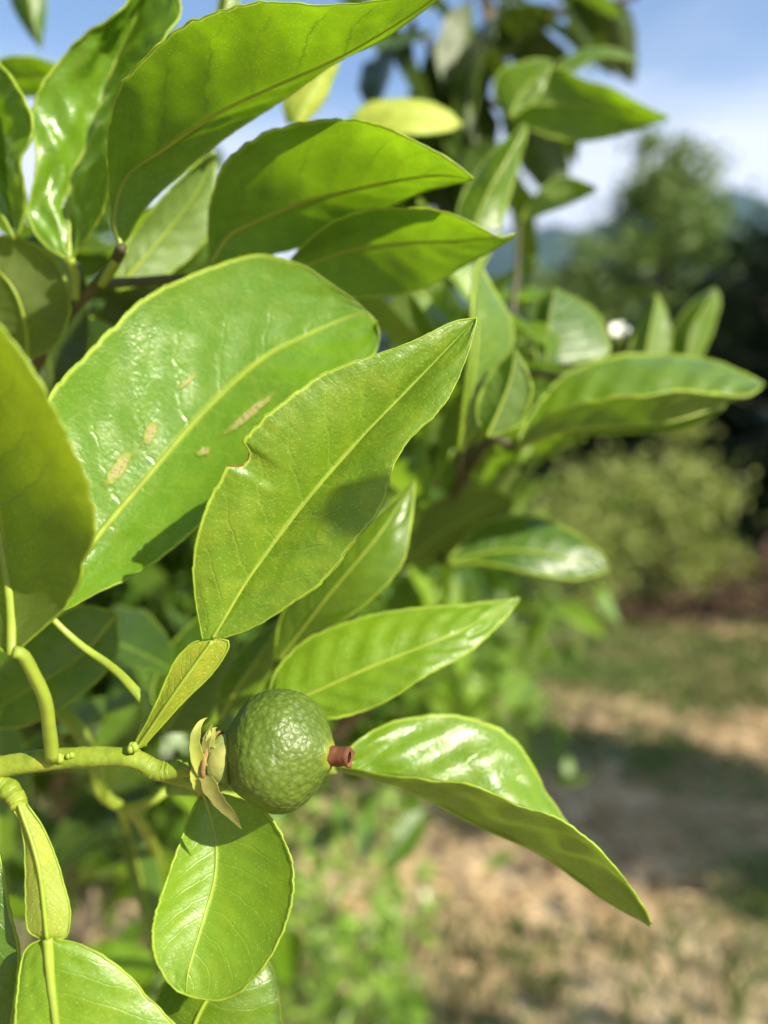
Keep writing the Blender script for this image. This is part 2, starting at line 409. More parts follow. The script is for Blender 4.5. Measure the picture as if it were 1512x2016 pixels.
def scar(key, pts, w):
    root, g, base = LEAVES[key]
    flat = [(px(p), p) for r in g for p in r]
    def on(x, y):
        q = Vector((x, y)); b = sorted(flat, key=lambda z: (z[0] - q).length_squared)[:4]
        d = sum((z[1] - CAM).dot(FWD) / max(1e-6, (z[0] - q).length) for z in b) / sum(1 / max(1e-6, (z[0] - q).length) for z in b)
        return P(x, y, d * 1000 - .25)
    c = catmull(pts, 16); rows = []
    for i, (x, y) in enumerate(c):
        a = c[max(0, i - 1)]; b = c[min(16, i + 1)]; dx, dy = b[0] - a[0], b[1] - a[1]; l = math.hypot(dx, dy)
        ww = w * 2.2 * (1 + .25 * noise.noise(Vector((i * .9, w, 1))))
        rows.append([on(x - dy / l * ww * q, y + dx / l * ww * q) for q in (-1, -.6, -.2, .2, .6, 1)])
    mb = MB(); mb.quad_grid(rows); mb.build('scar', M['tan'], root, base)
scar('big', [(266, 878), (245, 905), (228, 930), (198, 965)], 8); scar('big', [(309, 822), (297, 850), (282, 884)], 7)
scar('big', [(560, 758), (528, 783), (490, 815), (462, 838), (422, 866)], 5); scar('big', [(418, 880), (400, 889), (385, 896)], 5); scar('big', [(392, 728), (372, 748), (345, 770)], 3)

# 3 dark leaf at the frame's edge
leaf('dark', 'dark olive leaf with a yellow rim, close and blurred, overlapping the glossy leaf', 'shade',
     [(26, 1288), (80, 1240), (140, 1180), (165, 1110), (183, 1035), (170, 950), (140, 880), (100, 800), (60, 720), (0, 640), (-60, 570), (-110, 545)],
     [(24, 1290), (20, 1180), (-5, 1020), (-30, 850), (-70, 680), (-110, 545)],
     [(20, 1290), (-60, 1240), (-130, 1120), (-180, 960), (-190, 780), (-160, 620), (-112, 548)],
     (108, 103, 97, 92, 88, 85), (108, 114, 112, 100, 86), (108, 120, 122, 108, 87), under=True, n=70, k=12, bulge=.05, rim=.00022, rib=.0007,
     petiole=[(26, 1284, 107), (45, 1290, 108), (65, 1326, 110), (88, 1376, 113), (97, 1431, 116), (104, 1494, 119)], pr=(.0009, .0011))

# 4 the top leaf, seen from below
leaf('top', 'large backlit leaf seen from below, dark veins, arching to the upper edge', 'back',
     [(238, 490), (219, 425), (211, 340), (213, 250), (240, 170), (290, 112), (350, 57), (400, 35), (500, 6), (590, 10), (650, 12), (756, 0), (840, -12), (890, -30)],
     [(240, 492), (224, 425), (250, 345), (320, 295), (430, 222), (540, 170), (670, 112), (800, 35), (890, -28)],
     [(244, 492), (258, 455), (300, 395), (425, 285), (550, 200), (665, 120), (756, 74), (860, 0), (892, -28)],
     (146, 134, 123, 118, 117, 118, 119), (146, 143, 139, 131, 121), (146, 148, 145, 135, 122), under=True, n=90, k=12, bulge=.06, rim=.00014, rib=.0005, veins=11,
     petiole=[(241, 488, 146), (225, 520, 149), (200, 560, 154)])
# 5, 6 two backlit leaves below it
leaf('second', 'backlit leaf with pale veins, second below the arching top leaf', 'back',
     [(412, 520), (412, 440), (420, 380), (445, 320), (500, 275), (560, 250), (640, 237), (700, 236), (760, 250), (800, 270), (860, 300), (900, 325), (930, 352)],
     [(414, 520), (450, 465), (500, 438), (600, 398), (750, 362), (860, 345), (930, 353)],
     [(416, 522), (470, 520), (540, 500), (640, 470), (740, 420), (840, 375), (930, 355)],
     (164, 150, 141, 138, 142), (164, 163, 159, 153, 145), (164, 167, 166, 158, 146), under=True, n=60, bulge=.06, rim=.00025, rib=.0007,
     petiole=[(414, 518, 164), (400, 535, 165), (372, 548, 166)])
leaf('third', 'darker backlit leaf overlapping the lower edge of the second backlit leaf', 'back',
     [(555, 545), (580, 502), (610, 470), (650, 440), (700, 420), (760, 410), (850, 412), (900, 425), (950, 450), (985, 468), (1012, 462)],
     [(556, 547), (620, 515), (700, 490), (800, 478), (900, 474), (1012, 464)],
     [(557, 550), (610, 580), (690, 588), (780, 580), (850, 560), (900, 530), (960, 498), (1012, 466)],
     (168, 156, 149, 146, 150), (168, 168, 164, 158, 152), (168, 173, 172, 162, 153), under=True, n=56, bulge=.06, rim=.00025, rib=.0006,
     petiole=[(556, 546, 168), (530, 560, 166), (500, 580, 176)])

# lower right folded leaf
leaf('fold', 'folded trough shaped leaf drooping to a point beside the fruit', 'fold',
     [(666, 1498), (708, 1456), (769, 1423), (841, 1410), (901, 1409), (962, 1426), (1010, 1456), (1052, 1516), (1082, 1570), (1118, 1625), (1167, 1690), (1220, 1755), (1281, 1820)],
     [(660, 1512), (781, 1546), (859, 1582), (938, 1625), (1058, 1679), (1143, 1739), (1203, 1781), (1281, 1821)],
     [(664, 1508), (751, 1529), (841, 1534), (913, 1543), (974, 1564), (1034, 1582), (1110, 1620), (1167, 1664), (1215, 1707), (1239, 1743), (1269, 1785), (1282, 1820)],
     (143, 150, 153, 152, 146, 140), (143, 143, 142, 140, 139), (142, 134, 130, 129, 131, 138), n=80, k=12, bulge=.08, quilt=.0004, rim=.0002, rib=.0004, veins=6, wav=.012,
     petiole=[(664, 1510, 143), (630, 1520, 146), (590, 1540, 150), (480, 1570, 152), (400, 1560, 150), (330, 1555, 146)])
# bottom oval leaf
leaf('oval', 'bright green oval leaf hanging with a rounded end directly below the fruit', 'fresh',
     [(397, 1562), (372, 1612), (352, 1668), (327, 1738), (304, 1813), (302, 1869), (322, 1919), (345, 1948), (366, 1958)],
     [(400, 1562), (413, 1602), (425, 1658), (422, 1728), (402, 1803), (372, 1904), (366, 1958)],
     [(403, 1562), (450, 1568), (503, 1587), (533, 1612), (558, 1653), (576, 1713), (573, 1778), (558, 1828), (528, 1889), (487, 1939), (462, 1959), (427, 1969), (395, 1966), (368, 1960)],
     (131, 125, 121, 119, 119), (130, 129, 126, 122, 119), (131, 126, 121, 119, 119), n=90, k=12, bulge=-.05, quilt=.00006, rim=.00024, rib=.0003, wav=.012,
     petiole=[(400, 1564, 130), (385, 1545, 131), (350, 1535, 130), (310, 1524, 126)])
# lower left leaf with its winged stalk
leaf('low', 'yellow green leaf on a broad winged stalk, cut by the lower edge', 'lime2' if 'lime2' in M else 'fresh',
     [(84, 1849), (52, 1868), (38, 1920), (32, 2016), (40, 2150), (100, 2290)],
     [(94, 1848), (100, 1930), (110, 2016), (118, 2150), (120, 2300)],
     [(106, 1849), (160, 1860), (230, 1902), (290, 1962), (348, 2030), (360, 2130), (260, 2260), (130, 2300)],
     (115, 112, 110, 112), (114, 112, 111, 112), (115, 116, 116, 113), n=50, k=10, rib=.0007, rim=.0002)
wing('low', [(22, 1587), (43, 1627), (50, 1703), (50, 1778), (55, 1828), (70, 1844), (86, 1846)], [(36, 1580), (75, 1703), (93, 1848)],
     [(52, 1582), (80, 1622), (106, 1678), (126, 1743), (138, 1793), (133, 1839), (118, 1849), (100, 1848)], (118, 116, 115), (117.5, 115, 114), (118, 117, 115))
leaf('under', 'green leaf with a brown speck on its edge, showing below the oval leaf', 'mid',
     [(345, 2150), (300, 2060), (302, 1990), (330, 1930), (400, 1890), (470, 1870), (505, 1865)],
     [(347, 2150), (372, 2050), (400, 1980), (450, 1910), (505, 1866)],
     [(350, 2150), (480, 2120), (555, 2050), (553, 1990), (548, 1945), (535, 1905), (507, 1866)],
     (128, 133, 136, 136), (127, 129, 131, 134), (128, 130, 132, 135), n=46, rim=.0002, rib=.0005)
leaf('corner', 'dark green leaf with a pale edge, cut by the frame beside the winged stalk', 'deep',
     [(-40, 1600), (0, 1690), (15, 1780), (36, 1870), (30, 1960), (10, 2060), (-40, 2150)],
     [(-42, 1600), (-50, 1720), (-55, 1850), (-60, 2000), (-42, 2150)],
     [(-44, 1600), (-110, 1700), (-150, 1850), (-130, 2020), (-46, 2150)],
     (124, 121, 120, 121), (123, 120, 119, 120), 122, n=44, rim=.0003)

# middle distance, right of the bitten leaf
leaf('m1', 'bright green leaf pointing up, half hidden behind the bitten leaf', 'mid',
     [(540, 1300), (560, 1200), (650, 1090), (770, 990), (815, 948)],
     [(548, 1300), (640, 1180), (740, 1060), (815, 950)],
     [(560, 1300), (660, 1230), (735, 1175), (790, 1110), (806, 1040), (816, 952)],
     (168, 166, 165, 168), (168, 162, 161, 167), (168, 161, 160, 167), n=44, rim=.0003)
leaf('m2', 'long bright green leaf with toothed edge pointing up behind the fruit', 'fresh',
     [(525, 1395), (545, 1320), (600, 1262), (680, 1226), (760, 1206), (840, 1196), (930, 1190), (1022, 1177)],
     [(528, 1400), (605, 1369), (680, 1335), (760, 1301), (860, 1262), (940, 1225), (1022, 1179)],
     [(535, 1402), (600, 1412), (670, 1412), (760, 1380), (850, 1322), (920, 1285), (980, 1232), (1022, 1181)],
     (152, 156, 158, 160, 164), (150, 150, 151, 154, 163), (150, 147, 147, 152, 162), n=60, rim=.00025, quilt=.00025,
     petiole=[(530, 1400, 150), (490, 1440, 150), (440, 1490, 148), (380, 1540, 146)])
leaf('m3', 'bright wedge shaped leaf between the winged stalk and the fruit', 'mid',
     [(430, 1415), (436, 1340), (480, 1275), (545, 1222)], [(432, 1416), (470, 1350), (515, 1285), (550, 1224)], [(436, 1416), (500, 1370), (535, 1316), (555, 1226)],
     (182, 182, 180), (180, 178, 178), (181, 184, 180), n=36, rim=.0003)
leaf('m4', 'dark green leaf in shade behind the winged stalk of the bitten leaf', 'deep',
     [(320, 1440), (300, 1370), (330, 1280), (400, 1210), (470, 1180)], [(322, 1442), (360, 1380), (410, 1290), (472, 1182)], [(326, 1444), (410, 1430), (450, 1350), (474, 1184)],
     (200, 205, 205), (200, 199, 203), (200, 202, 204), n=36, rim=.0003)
leaf('m5', 'green leaf behind the curved yellow stalk, pointing to the frame edge', 'mid',
     [(228, 1205), (150, 1195), (60, 1250), (-10, 1330), (-60, 1420)], [(230, 1210), (160, 1290), (70, 1350), (-60, 1424)], [(232, 1214), (225, 1300), (140, 1380), (40, 1430), (-60, 1428)],
     (168, 172, 176), (168, 167, 172), (168, 163, 170), n=40, rim=.0003)
leaf('m6', 'pale green upright leaf with a yellow folded edge beyond the leaf tip', 'mid',
     [(912, 890), (960, 790), (1000, 715), (1006, 635), (975, 580), (942, 520), (950, 480), (985, 460)], [(908, 892), (930, 760), (940, 650), (938, 560), (985, 464)], [(902, 890), (912, 800), (925, 700), (930, 600), (940, 520), (984, 462)],
     (190, 198, 200, 196), (190, 188, 189, 195), (190, 184, 184, 194), n=44, rim=.0005)
leaf('m7', 'rounded yellow green leaf in front of the pale upright leaf', 'back',
     [(955, 860), (938, 810), (960, 745), (1012, 688)], [(958, 860), (985, 800), (1005, 745), (1014, 690)], [(962, 860), (1020, 835), (1046, 765), (1016, 690)], 186, 183, 184, under=True, n=36, rim=.0004)
leaf('m8', 'pale leaf just behind the tip of the bitten leaf', 'mid',
     [(905, 760), (850, 700), (815, 630), (798, 562)], [(907, 760), (875, 690), (845, 630), (800, 562)], [(910, 758), (915, 690), (870, 610), (802, 562)], (205, 208, 205), (205, 203, 205), (205, 207, 205), n=36, rim=.0004)
leaf('m9', 'long trough shaped leaf with a pale rim, level against the dark trees', 'mid',
     [(1015, 880), (1055, 800), (1120, 732), (1200, 705), (1300, 695), (1380, 705), (1450, 730), (1502, 756)],
     [(1018, 882), (1100, 850), (1200, 838), (1310, 832), (1400, 806), (1502, 759)],
     [(1016, 880), (1075, 822), (1180, 790), (1300, 775), (1400, 775), (1460, 782), (1503, 759)],
     (212, 226, 230, 222), (212, 208, 206, 214), (211, 197, 194, 212), n=56, rim=.00045, rib=.0008, quilt=.0005, veins=7)
leaf('m10', 'narrow green leaf showing under the long trough shaped leaf', 'mid',
     [(1110, 850), (1200, 835), (1320, 800), (1425, 800)], [(1112, 853), (1220, 842), (1330, 822), (1425, 802)], [(1114, 856), (1240, 852), (1350, 842), (1425, 804)], 232, 230, 228, n=36, rim=.0004)
leaf('m11', 'dark green leaf with one white glare patch above the trough shaped leaf', 'deep',
     [(1055, 712), (1052, 640), (1062, 588), (1090, 570)], [(1075, 714), (1080, 640), (1092, 570)], [(1120, 716), (1190, 700), (1196, 660), (1160, 605), (1094, 571)], (240, 242, 240), (240, 238, 238), (240, 250, 242), bulge=.02, n=36, rim=.0004)
leaf('m12', 'small pointed leaf standing up beside the white blossom', 'mid',
     [(1245, 720), (1238, 690), (1262, 630), (1292, 580)], [(1268, 720), (1280, 650), (1293, 580)], [(1295, 720), (1318, 690), (1316, 630), (1294, 582)], 262, 258, 262, under=True, n=30, rim=.0004)
leaf('m13', 'pale curled leaf rising to a tip beside the dark trees', 'mid',
     [(1330, 720), (1322, 660), (1360, 600), (1405, 568)], [(1350, 720), (1362, 650), (1407, 568)], [(1372, 720), (1398, 660), (1415, 600), (1409, 570)], 300, 294, 300, n=30, rim=.0005)
leaf('m14', 'dark glossy leaf with a bright lower edge pointing at the bush', 'deep',
     [(880, 1105), (940, 1040), (1000, 1018), (1060, 1020), (1130, 1050), (1180, 1090), (1197, 1118)], [(882, 1108), (980, 1085), (1080, 1090), (1197, 1120)], [(884, 1110), (960, 1110), (1050, 1128), (1130, 1140), (1197, 1124)], (240, 250, 240), (240, 238, 240), (240, 234, 240), n=40, rim=.0005)
leaf('m15', 'dark shaded leaf with a thin yellow edge behind the dark glossy leaf', 'shade',
     [(800, 1100), (830, 1010), (900, 965), (960, 960), (1010, 980)], [(802, 1104), (870, 1050), (940, 1010), (1012, 982)], [(806, 1108), (900, 1110), (980, 1060), (1014, 984)], 252, 252, 256, under=True, n=36, rim=.0004)
leaf('m16', 'slim grey green leaf standing upright near the tree top', 'mid',
     [(905, 450), (905, 400), (960, 310), (1034, 246)], [(930, 452), (960, 380), (1000, 310), (1035, 248)], [(985, 452), (1000, 390), (1024, 310), (1037, 250)], (222, 226, 224), (220, 219, 222), (222, 226, 224), n=36, rim=.0004)
leaf('m17', 'small backlit leaf curving out in front of the mountain', 'back',
     [(1025, 432), (1044, 398), (1087, 357), (1130, 352), (1175, 371)], [(1027, 434), (1075, 390), (1125, 372), (1175, 373)], [(1030, 436), (1085, 415), (1130, 398), (1175, 375)], 290, 292, 294, under=True, n=34, rim=.0004)
leaf('m18', 'large pointed leaf against the white cloud in the upper sky', 'back',
     [(990, 205), (1040, 150), (1097, 135), (1150, 158), (1200, 172), (1250, 200), (1317, 231)], [(992, 208), (1080, 205), (1190, 212), (1317, 233)], [(994, 212), (1030, 245), (1075, 266), (1140, 277), (1210, 268), (1275, 247), (1317, 235)], 262, 268, 274, under=True, n=40, rim=.0004)
leaf('m19', 'dark curled leaf drooping above the large pointed leaf', 'deep',
     [(1080, 150), (1110, 115), (1156, 97), (1205, 97), (1250, 114)], [(1082, 153), (1130, 120), (1190, 104), (1250, 116)], [(1085, 156), (1140, 135), (1180, 112), (1250, 118)], 290, 286, 282, n=30, rim=.0004)
leaf('m20', 'bright green leaf overlapping the base of the large pointed leaf', 'mid',
     [(1000, 232), (975, 190), (985, 140), (1050, 118), (1085, 120)], [(1002, 232), (1030, 180), (1085, 122)], [(1006, 232), (1060, 190), (1086, 126)], (258, 262, 262), 256, 256, n=30, rim=.0004)
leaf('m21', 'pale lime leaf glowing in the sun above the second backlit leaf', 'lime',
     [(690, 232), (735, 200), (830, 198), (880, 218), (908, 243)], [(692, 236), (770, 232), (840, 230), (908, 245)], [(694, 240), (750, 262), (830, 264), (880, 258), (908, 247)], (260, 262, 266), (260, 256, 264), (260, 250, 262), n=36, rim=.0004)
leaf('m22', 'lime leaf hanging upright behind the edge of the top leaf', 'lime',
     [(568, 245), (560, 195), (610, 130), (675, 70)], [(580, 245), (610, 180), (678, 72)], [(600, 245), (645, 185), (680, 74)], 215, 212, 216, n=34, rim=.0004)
# upper left cluster
leaf('u1', 'tall waxy leaf with rippled glare, standing upright by the top leaf', 'big',
     [(132, 512), (90, 485), (55, 425), (70, 350), (74, 300), (62, 235), (92, 155), (170, 72), (210, 45), (250, 0), (290, -60), (310, -110)],
     [(136, 514), (140, 360), (175, 280), (200, 200), (230, 115), (270, 30), (312, -112)],
     [(142, 514), (190, 450), (215, 370), (235, 280), (280, 180), (345, 50), (355, 0), (350, -60), (314, -110)],
     (160, 157, 156, 155, 156), (160, 163, 164, 162, 157), (160, 151, 148, 148, 156), n=70, k=12, quilt=.0005, veins=7, bulge=.05, rim=.0003, rib=.0006,
     petiole=[(137, 510, 158), (150, 545, 160), (150, 590, 162)])
leaf('u2', 'narrow leaf with a bright rim, cut by the frame beside the tall waxy leaf', 'big',
     [(36, 470), (47, 430), (42, 330), (62, 240), (20, 155), (-30, 90), (-60, 60)], [(34, 472), (18, 380), (8, 280), (-20, 170), (-62, 60)], [(30, 472), (-10, 400), (-40, 300), (-60, 180), (-64, 62)],
     (160, 152, 152, 160), (160, 163, 164, 161), (160, 158, 156, 161), n=44, rim=.0004, quilt=.0004)
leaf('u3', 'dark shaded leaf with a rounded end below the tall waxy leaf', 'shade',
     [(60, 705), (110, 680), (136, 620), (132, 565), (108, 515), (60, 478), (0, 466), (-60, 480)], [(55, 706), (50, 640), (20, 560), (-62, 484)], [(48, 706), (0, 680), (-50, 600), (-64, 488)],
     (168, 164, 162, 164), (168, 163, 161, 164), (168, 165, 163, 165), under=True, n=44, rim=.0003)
leaf('u4', 'mid green leaf in shade between the top leaf and the second backlit leaf', 'mid',
     [(225, 570), (240, 500), (310, 400), (390, 320), (422, 300)], [(228, 572), (300, 490), (380, 390), (424, 302)], [(232, 574), (330, 540), (405, 470), (418, 380), (426, 304)], (172, 172, 172), (172, 176, 176), (172, 180, 180), under=True, n=40, rim=.0003)
leaf('u5', 'dark leaf drooping from the upper corner against the sky', 'deep',
     [(30, -60), (20, 0), (50, 60), (78, 95)], [(50, -60), (62, 20), (80, 95)], [(75, -60), (92, 10), (82, 96)], 262, 258, 262, n=30, rim=None)
leaf('u6', 'green leaf lying level behind the tall waxy leaf', 'back',
     [(-30, 160), (0, 118), (60, 112), (110, 128), (150, 150)], [(-30, 165), (60, 150), (150, 153)], [(-30, 175), (40, 190), (100, 185), (150, 156)], 220, 226, 232, under=True, n=30, rim=.0004)
leaf('u7', 'slim leaf tip poking up behind the arching top leaf', 'mid',
     [(430, 60), (428, 20), (440, -30), (455, -60)], [(440, 60), (446, 10), (457, -60)], [(455, 60), (468, 20), (465, -30), (459, -58)], 200, 198, 200, n=24, rim=.0004)
leaf('u8', 'deep green drooping leaf in the shade below the forked twig', 'deep',
     [(236, 1600), (240, 1680), (270, 1780), (300, 1880), (310, 1920)], [(246, 1600), (280, 1740), (312, 1920)], [(262, 1600), (310, 1690), (326, 1800), (314, 1920)], 240, 236, 238, n=30, rim=None)

# ---------------------------------------------------------------- twigs
def twig(label, paths, mat='stem', name='citrus_twig', buds=(), cat='twig'):
    base = P(*paths[0][0][0]); root = empty(name, base); tag(root, label, cat)
    for j, (pts, r0, r1) in enumerate(paths):
        c = catmull(pts, 60); q = [P(*p) for p in c]
        rad = [(r0 + (r1 - r0) * i / 60) * (1 + .09 * noise.noise(Vector((i * .17, j, 2))) + .05 * noise.noise(Vector((i * .6, j, 5)))) for i in range(61)]
        mb = MB(); mb.tube(q, rad, 20, ridge=.075); mb.build('stem' if j == 0 else 'side_shoot', M[mat], root, base)
    for (x, y, d, r) in buds:
        mb = MB(); c = P(x, y, d)
        for i in range(5):
            o = Vector((random.uniform(-1, 1), random.uniform(-1, .2), random.uniform(-.2, 1))) * r * .55
            rings = []
            for a in range(7):
                th = math.pi * a / 6; rr = max(.02, math.sin(th)) * r * .62
                rings.append([c + o + Vector((math.cos(b * math.pi / 4) * rr, math.sin(b * math.pi / 4) * rr, math.cos(th) * r * .7)) for b in range(8)])
            mb.quad_grid(rings, closed=True)
        mb.build('bud', M['pet'], root, base)
    return root

twig('smooth green fruiting twig holding the small fruit and the bitten leaf',
     [([(-90, 1530, 121), (-20, 1516, 121), (60, 1501, 121), (110, 1496, 121), (200, 1491, 121), (265, 1496, 121), (300, 1514, 121), (320, 1520, 121), (355, 1514, 121), (400, 1506, 121)], .0019, .00145),
      ([(-40, 1530, 121), (10, 1550, 120), (30, 1570, 119), (38, 1590, 118)], .0020, .0013),
      ([(230, 1496, 121), (255, 1482, 121.3), (270, 1470, 121.5)], .0013, .00095),
      ([(290, 1508, 121), (312, 1519, 121), (336, 1517, 121)], .0016, .0015)],
     buds=((122, 1492, 119.6, .0010), (264, 1474, 119.9, .0010), (140, 1487, 119.6, .0007)))
twig('dark brown twig rising out of shade between the upper leaves',
     [([(20, 800, 190), (70, 720, 178), (100, 660, 172), (160, 590, 164), (210, 540, 155), (240, 488, 143)], .0016, .0010),
      ([(130, 630, 168), (160, 570, 163), (150, 520, 159)], .0011, .0008),
      ([(190, 560, 160), (270, 555, 166), (372, 548, 168), (480, 560, 172), (556, 548, 162)], .0011, .0008)], 'twig')
twig('green forked twig with a curved yellow stalk in shade under the fruiting twig',
     [([(100, 1385, 186), (150, 1430, 184), (185, 1500, 182), (200, 1560, 184), (250, 1590, 190), (300, 1575, 176), (350, 1540, 180)], .0020, .0011),
      ([(240, 1590, 190), (248, 1620, 200), (250, 1640, 236)], .0013, .0009),
      ([(255, 1590, 190), (290, 1640, 215), (340, 1780, 300), (380, 2000, 420)], .0014, .0022)], 'pet')
twig('thin brown branch carrying the leaves at the far side of the tree',
     [([(600, 1400, 520), (700, 1180, 380), (830, 1080, 285), (900, 960, 250), (960, 870, 215), (1015, 880, 214)], .0035, .0012),
      ([(900, 960, 250), (980, 720, 255), (1060, 705, 242)], .0016, .0009), ([(900, 960, 250), (905, 900, 205), (905, 890, 190)], .0014, .0009),
      ([(840, 1075, 282), (880, 1106, 242)], .0013, .0009), ([(980, 720, 255), (1100, 740, 262), (1240, 735, 268), (1352, 722, 298)], .0014, .0008),
      ([(1000, 700, 252), (1015, 560, 262), (1022, 440, 288)], .0012, .0008)], 'twig')

# an added shoot, out of shot toward the sun: its leaf is shaped to shade the bitten leaf
def toward_sun(x, y, d, t):
    q = P(x, y, d) + SUN * t; r = q - CAM; z = r.dot(FWD)
    return (756 + FPX * r.dot(RT) / z, 1008 - FPX * r.dot(UP) / z, z * 1000)
def sunward_leaf(key, label, A, Mi, B, d, t):
    qa, qm, qb = [[toward_sun(x, y, d, t) for x, y in q] for q in (A, Mi, B)]
    leaf(key, label, 'mid', [q[:2] for q in qa], [q[:2] for q in qm], [q[:2] for q in qb], [q[2] for q in qa], [q[2] for q in qm], [q[2] for q in qb], n=24, k=5, rim=None, quilt=0)
    return [P(*q) for q in (qm[0], qm[-1])]
e = sunward_leaf('s1', 'small leaf on the shoot out of shot, shading the bitten leaf', [(845, 1090), (765, 1080), (690, 1040), (668, 990), (690, 940), (715, 905)], [(850, 1075), (770, 1000), (716, 904)], [(855, 1060), (835, 990), (800, 930), (718, 903)], 116, .17)
sh = empty('citrus_twig', e[0]); tag(sh, 'shoot of a neighbouring tree reaching in beside the lens, out of shot', 'twig')
mb = MB(); mb.tube([Vector(q) for q in catmull([tuple(e[0]), tuple(e[0] + Vector((.02, -.03, -.03))), tuple(e[0] + Vector((.3, -.25, -.1))), (1.2, -.7, 1.7), (3.1, -1.35, 2.2)], 40)], [.0008 + .0002 * i for i in range(41)], 8); mb.build('stem', M['twig'], sh, e[0])

# ---------------------------------------------------------------- the fruit
def rind_mat():
    m, t, out = nt('green_rind'); g = N(t)
    tc = g.new('ShaderNodeTexCoord'); obj = tc.outputs['Object']
    v = g.voro(obj, 900); v2 = g.voro(obj, 1900); n = g.noise(obj, 160, 3); f = g.noise(obj, 700, 3)
    sp = g.new('ShaderNodeSeparateXYZ'); t.links.new(tc.outputs['UV'], sp.inputs[0])
    c = g.mix(g.rng(n, .3, .7), (.038, .076, .005), (.068, .112, .010))
    c = g.mix(g.rng(v, .28, .62, 0., .6), (.095, .14, .017), c)
    c = g.mix(g.rng(v2, .30, .10, 0., .5), c, (.025, .05, .006))
    c = g.mix(g.rng(g.noise(obj, 420, 5, .7), .66, .74, 0., .7), c, (.17, .16, .06))
    c = g.mix(g.rng(sp.outputs[0], .90, .985), c, (.26, .29, .025))
    h = g.math('ADD', g.math('MULTIPLY', v, -1.), g.math('ADD', g.math('MULTIPLY', v2, -.3), g.math('MULTIPLY', f, .8)))
    b = g.bsdf(c, .42, .4, g.bump(h, .5, .00042))
    t.links.new(b.outputs[0], out.inputs[0]); return m

FC = P(549, 1476, 123); AX = (RT * .93 - UP * -.03 - FWD * .36).normalized()
AY = (UP - AX * UP.dot(AX)).normalized(); AZ = AX.cross(AY)
fr = empty('green_citrus_fruit', P(420, 1492, 121)); fb = fr.location.copy()
tag(fr, 'small round green bumpy citrus fruit with brown stub at the end of its twig', 'fruit')
mm = 123 / FPX / 1000
rings = []; uvs = []
for i in range(65):
    th = math.pi * i / 64                     # 0 at stalk, pi at stub
    ca = -math.cos(th); rr = math.sin(th)
    ring = []; ru = []
    for k in range(96):
        ph = 2 * math.pi * k / 96
        d = AY * math.cos(ph) * rr + AZ * math.sin(ph) * rr
        nv = AX * ca + d
        q = 1 + .075 * noise.noise(nv * 1.5 + Vector((4, 1, 0))) + .014 * noise.noise(nv * 6) + .010 * noise.noise(nv * 17)
        ax = ca * 106 * mm * (1.0 if ca > 0 else 1.03)
        rad = 116 * mm * (1 - .10 * max(0, -ca) ** 1.5 - .02 * max(0, ca) ** 2)
        p = FC + (AX * ax + d * rad) * q
        if ca > .93: p = p + AX * (.0006 * (ca - .93) / .07)
        if ca < -.9: p = p - AX * (.0012 * (-ca - .9) / .1)
        ring.append(p); ru.append((i / 64, k / 96))
    rings.append(ring); uvs.append(ru)
mb = MB(); mb.quad_grid(rings, uvs, closed=True); mb.build('rind', rind_mat(), fr, fb)
# dry style stub
M['stub'] = plain_mat('dry_stub', (.20, .075, .032), .75, .25, .9, 500, .8, .0004, col2=(.10, .035, .02))
M['hole'] = plain_mat('stub_hollow', (.035, .012, .008), .9, .1, .3, 900, .3)
tip = FC + AX * (108 * mm * .98); DX = (RT * .95 - UP * .02 - FWD * .33).normalized(); prof = [(-.0006, .0020), (.0004, .00155), (.002, .0014), (.0034, .00145), (.0040, .0016)]
def ringpts(c, ax, r, n=18, sq=.0):
    a = (UP - ax * UP.dot(ax)).normalized(); b = ax.cross(a)
    return [c + (a * math.cos(2 * math.pi * k / n) + b * math.sin(2 * math.pi * k / n)) * r * (1 + sq * math.cos(4 * 2 * math.pi * k / n) + .06 * noise.noise(Vector((k * 1.3, r * 2000, 1)))) for k in range(n)]
mb = MB(); mb.quad_grid([[p + DX * (.0006 * noise.noise(p * 900) * (1 if x > .003 else 0)) + (p - tip - DX * x) * (.38 * noise.noise(p * 450 + Vector((3, 3, 3)))) for p in ringpts(tip + DX * x, DX, r, sq=.06)] for x, r in prof] + [ringpts(tip + DX * .0040, DX, .00125), ringpts(tip + DX * .0036, DX, .00085)], closed=True)
st = mb.build('style_stub', M['stub'], fr, fb)
mb = MB(); mb.quad_grid([ringpts(tip + DX * .0038, DX, .00086), ringpts(tip + DX * .0022, DX, .0006), ringpts(tip + DX * .0021, DX, .00005)], closed=True); mb.build('hollow', M['hole'], st, fb)
# calyx: pale disc, brown collar, withered sepals
M['disc'] = plain_mat('calyx_disc', (.19, .26, .065), .6, .3, .5, 700, .6, .0003, col2=(.27, .25, .06))
M['sep'] = plain_mat('sepal_yellow', (.27, .30, .05), .6, .3, .5, 500, .5, .0003, trans=(.08, .06, .01))
M['sepb'] = plain_mat('sepal_olive', (.15, .15, .03), .65, .3, .6, 500, .6, .0003)
CX = (RT * .97 - UP * .10 - FWD * .2).normalized(); cc = P(428, 1494, 121)
prof = [(-.0034, .0014), (-.0026, .0019), (-.0016, .0030), (-.0008, .0036), (-.0003, .0044), (.0004, .0047), (.0014, .0048), (.0024, .0046), (.0030, .0040), (.0031, .002)]
mb = MB(); mb.quad_grid([ringpts(cc + CX * x, CX, r * .88, 28) for x, r in prof], closed=True); cal = mb.build('calyx', M['disc'], fr, fb)
M['collar'] = plain_mat('withered_collar', (.24, .15, .055), .8, .2, .8, 700, .8, .0004)
mb = MB(); mb.quad_grid([ringpts(cc + CX * x, CX, r, 28) for x, r in [(-.0012, .0033), (-.0010, .0043), (-.0004, .0045), (-.0001, .0042)]], closed=True); mb.build('withered_collar', M['collar'], cal, fb)
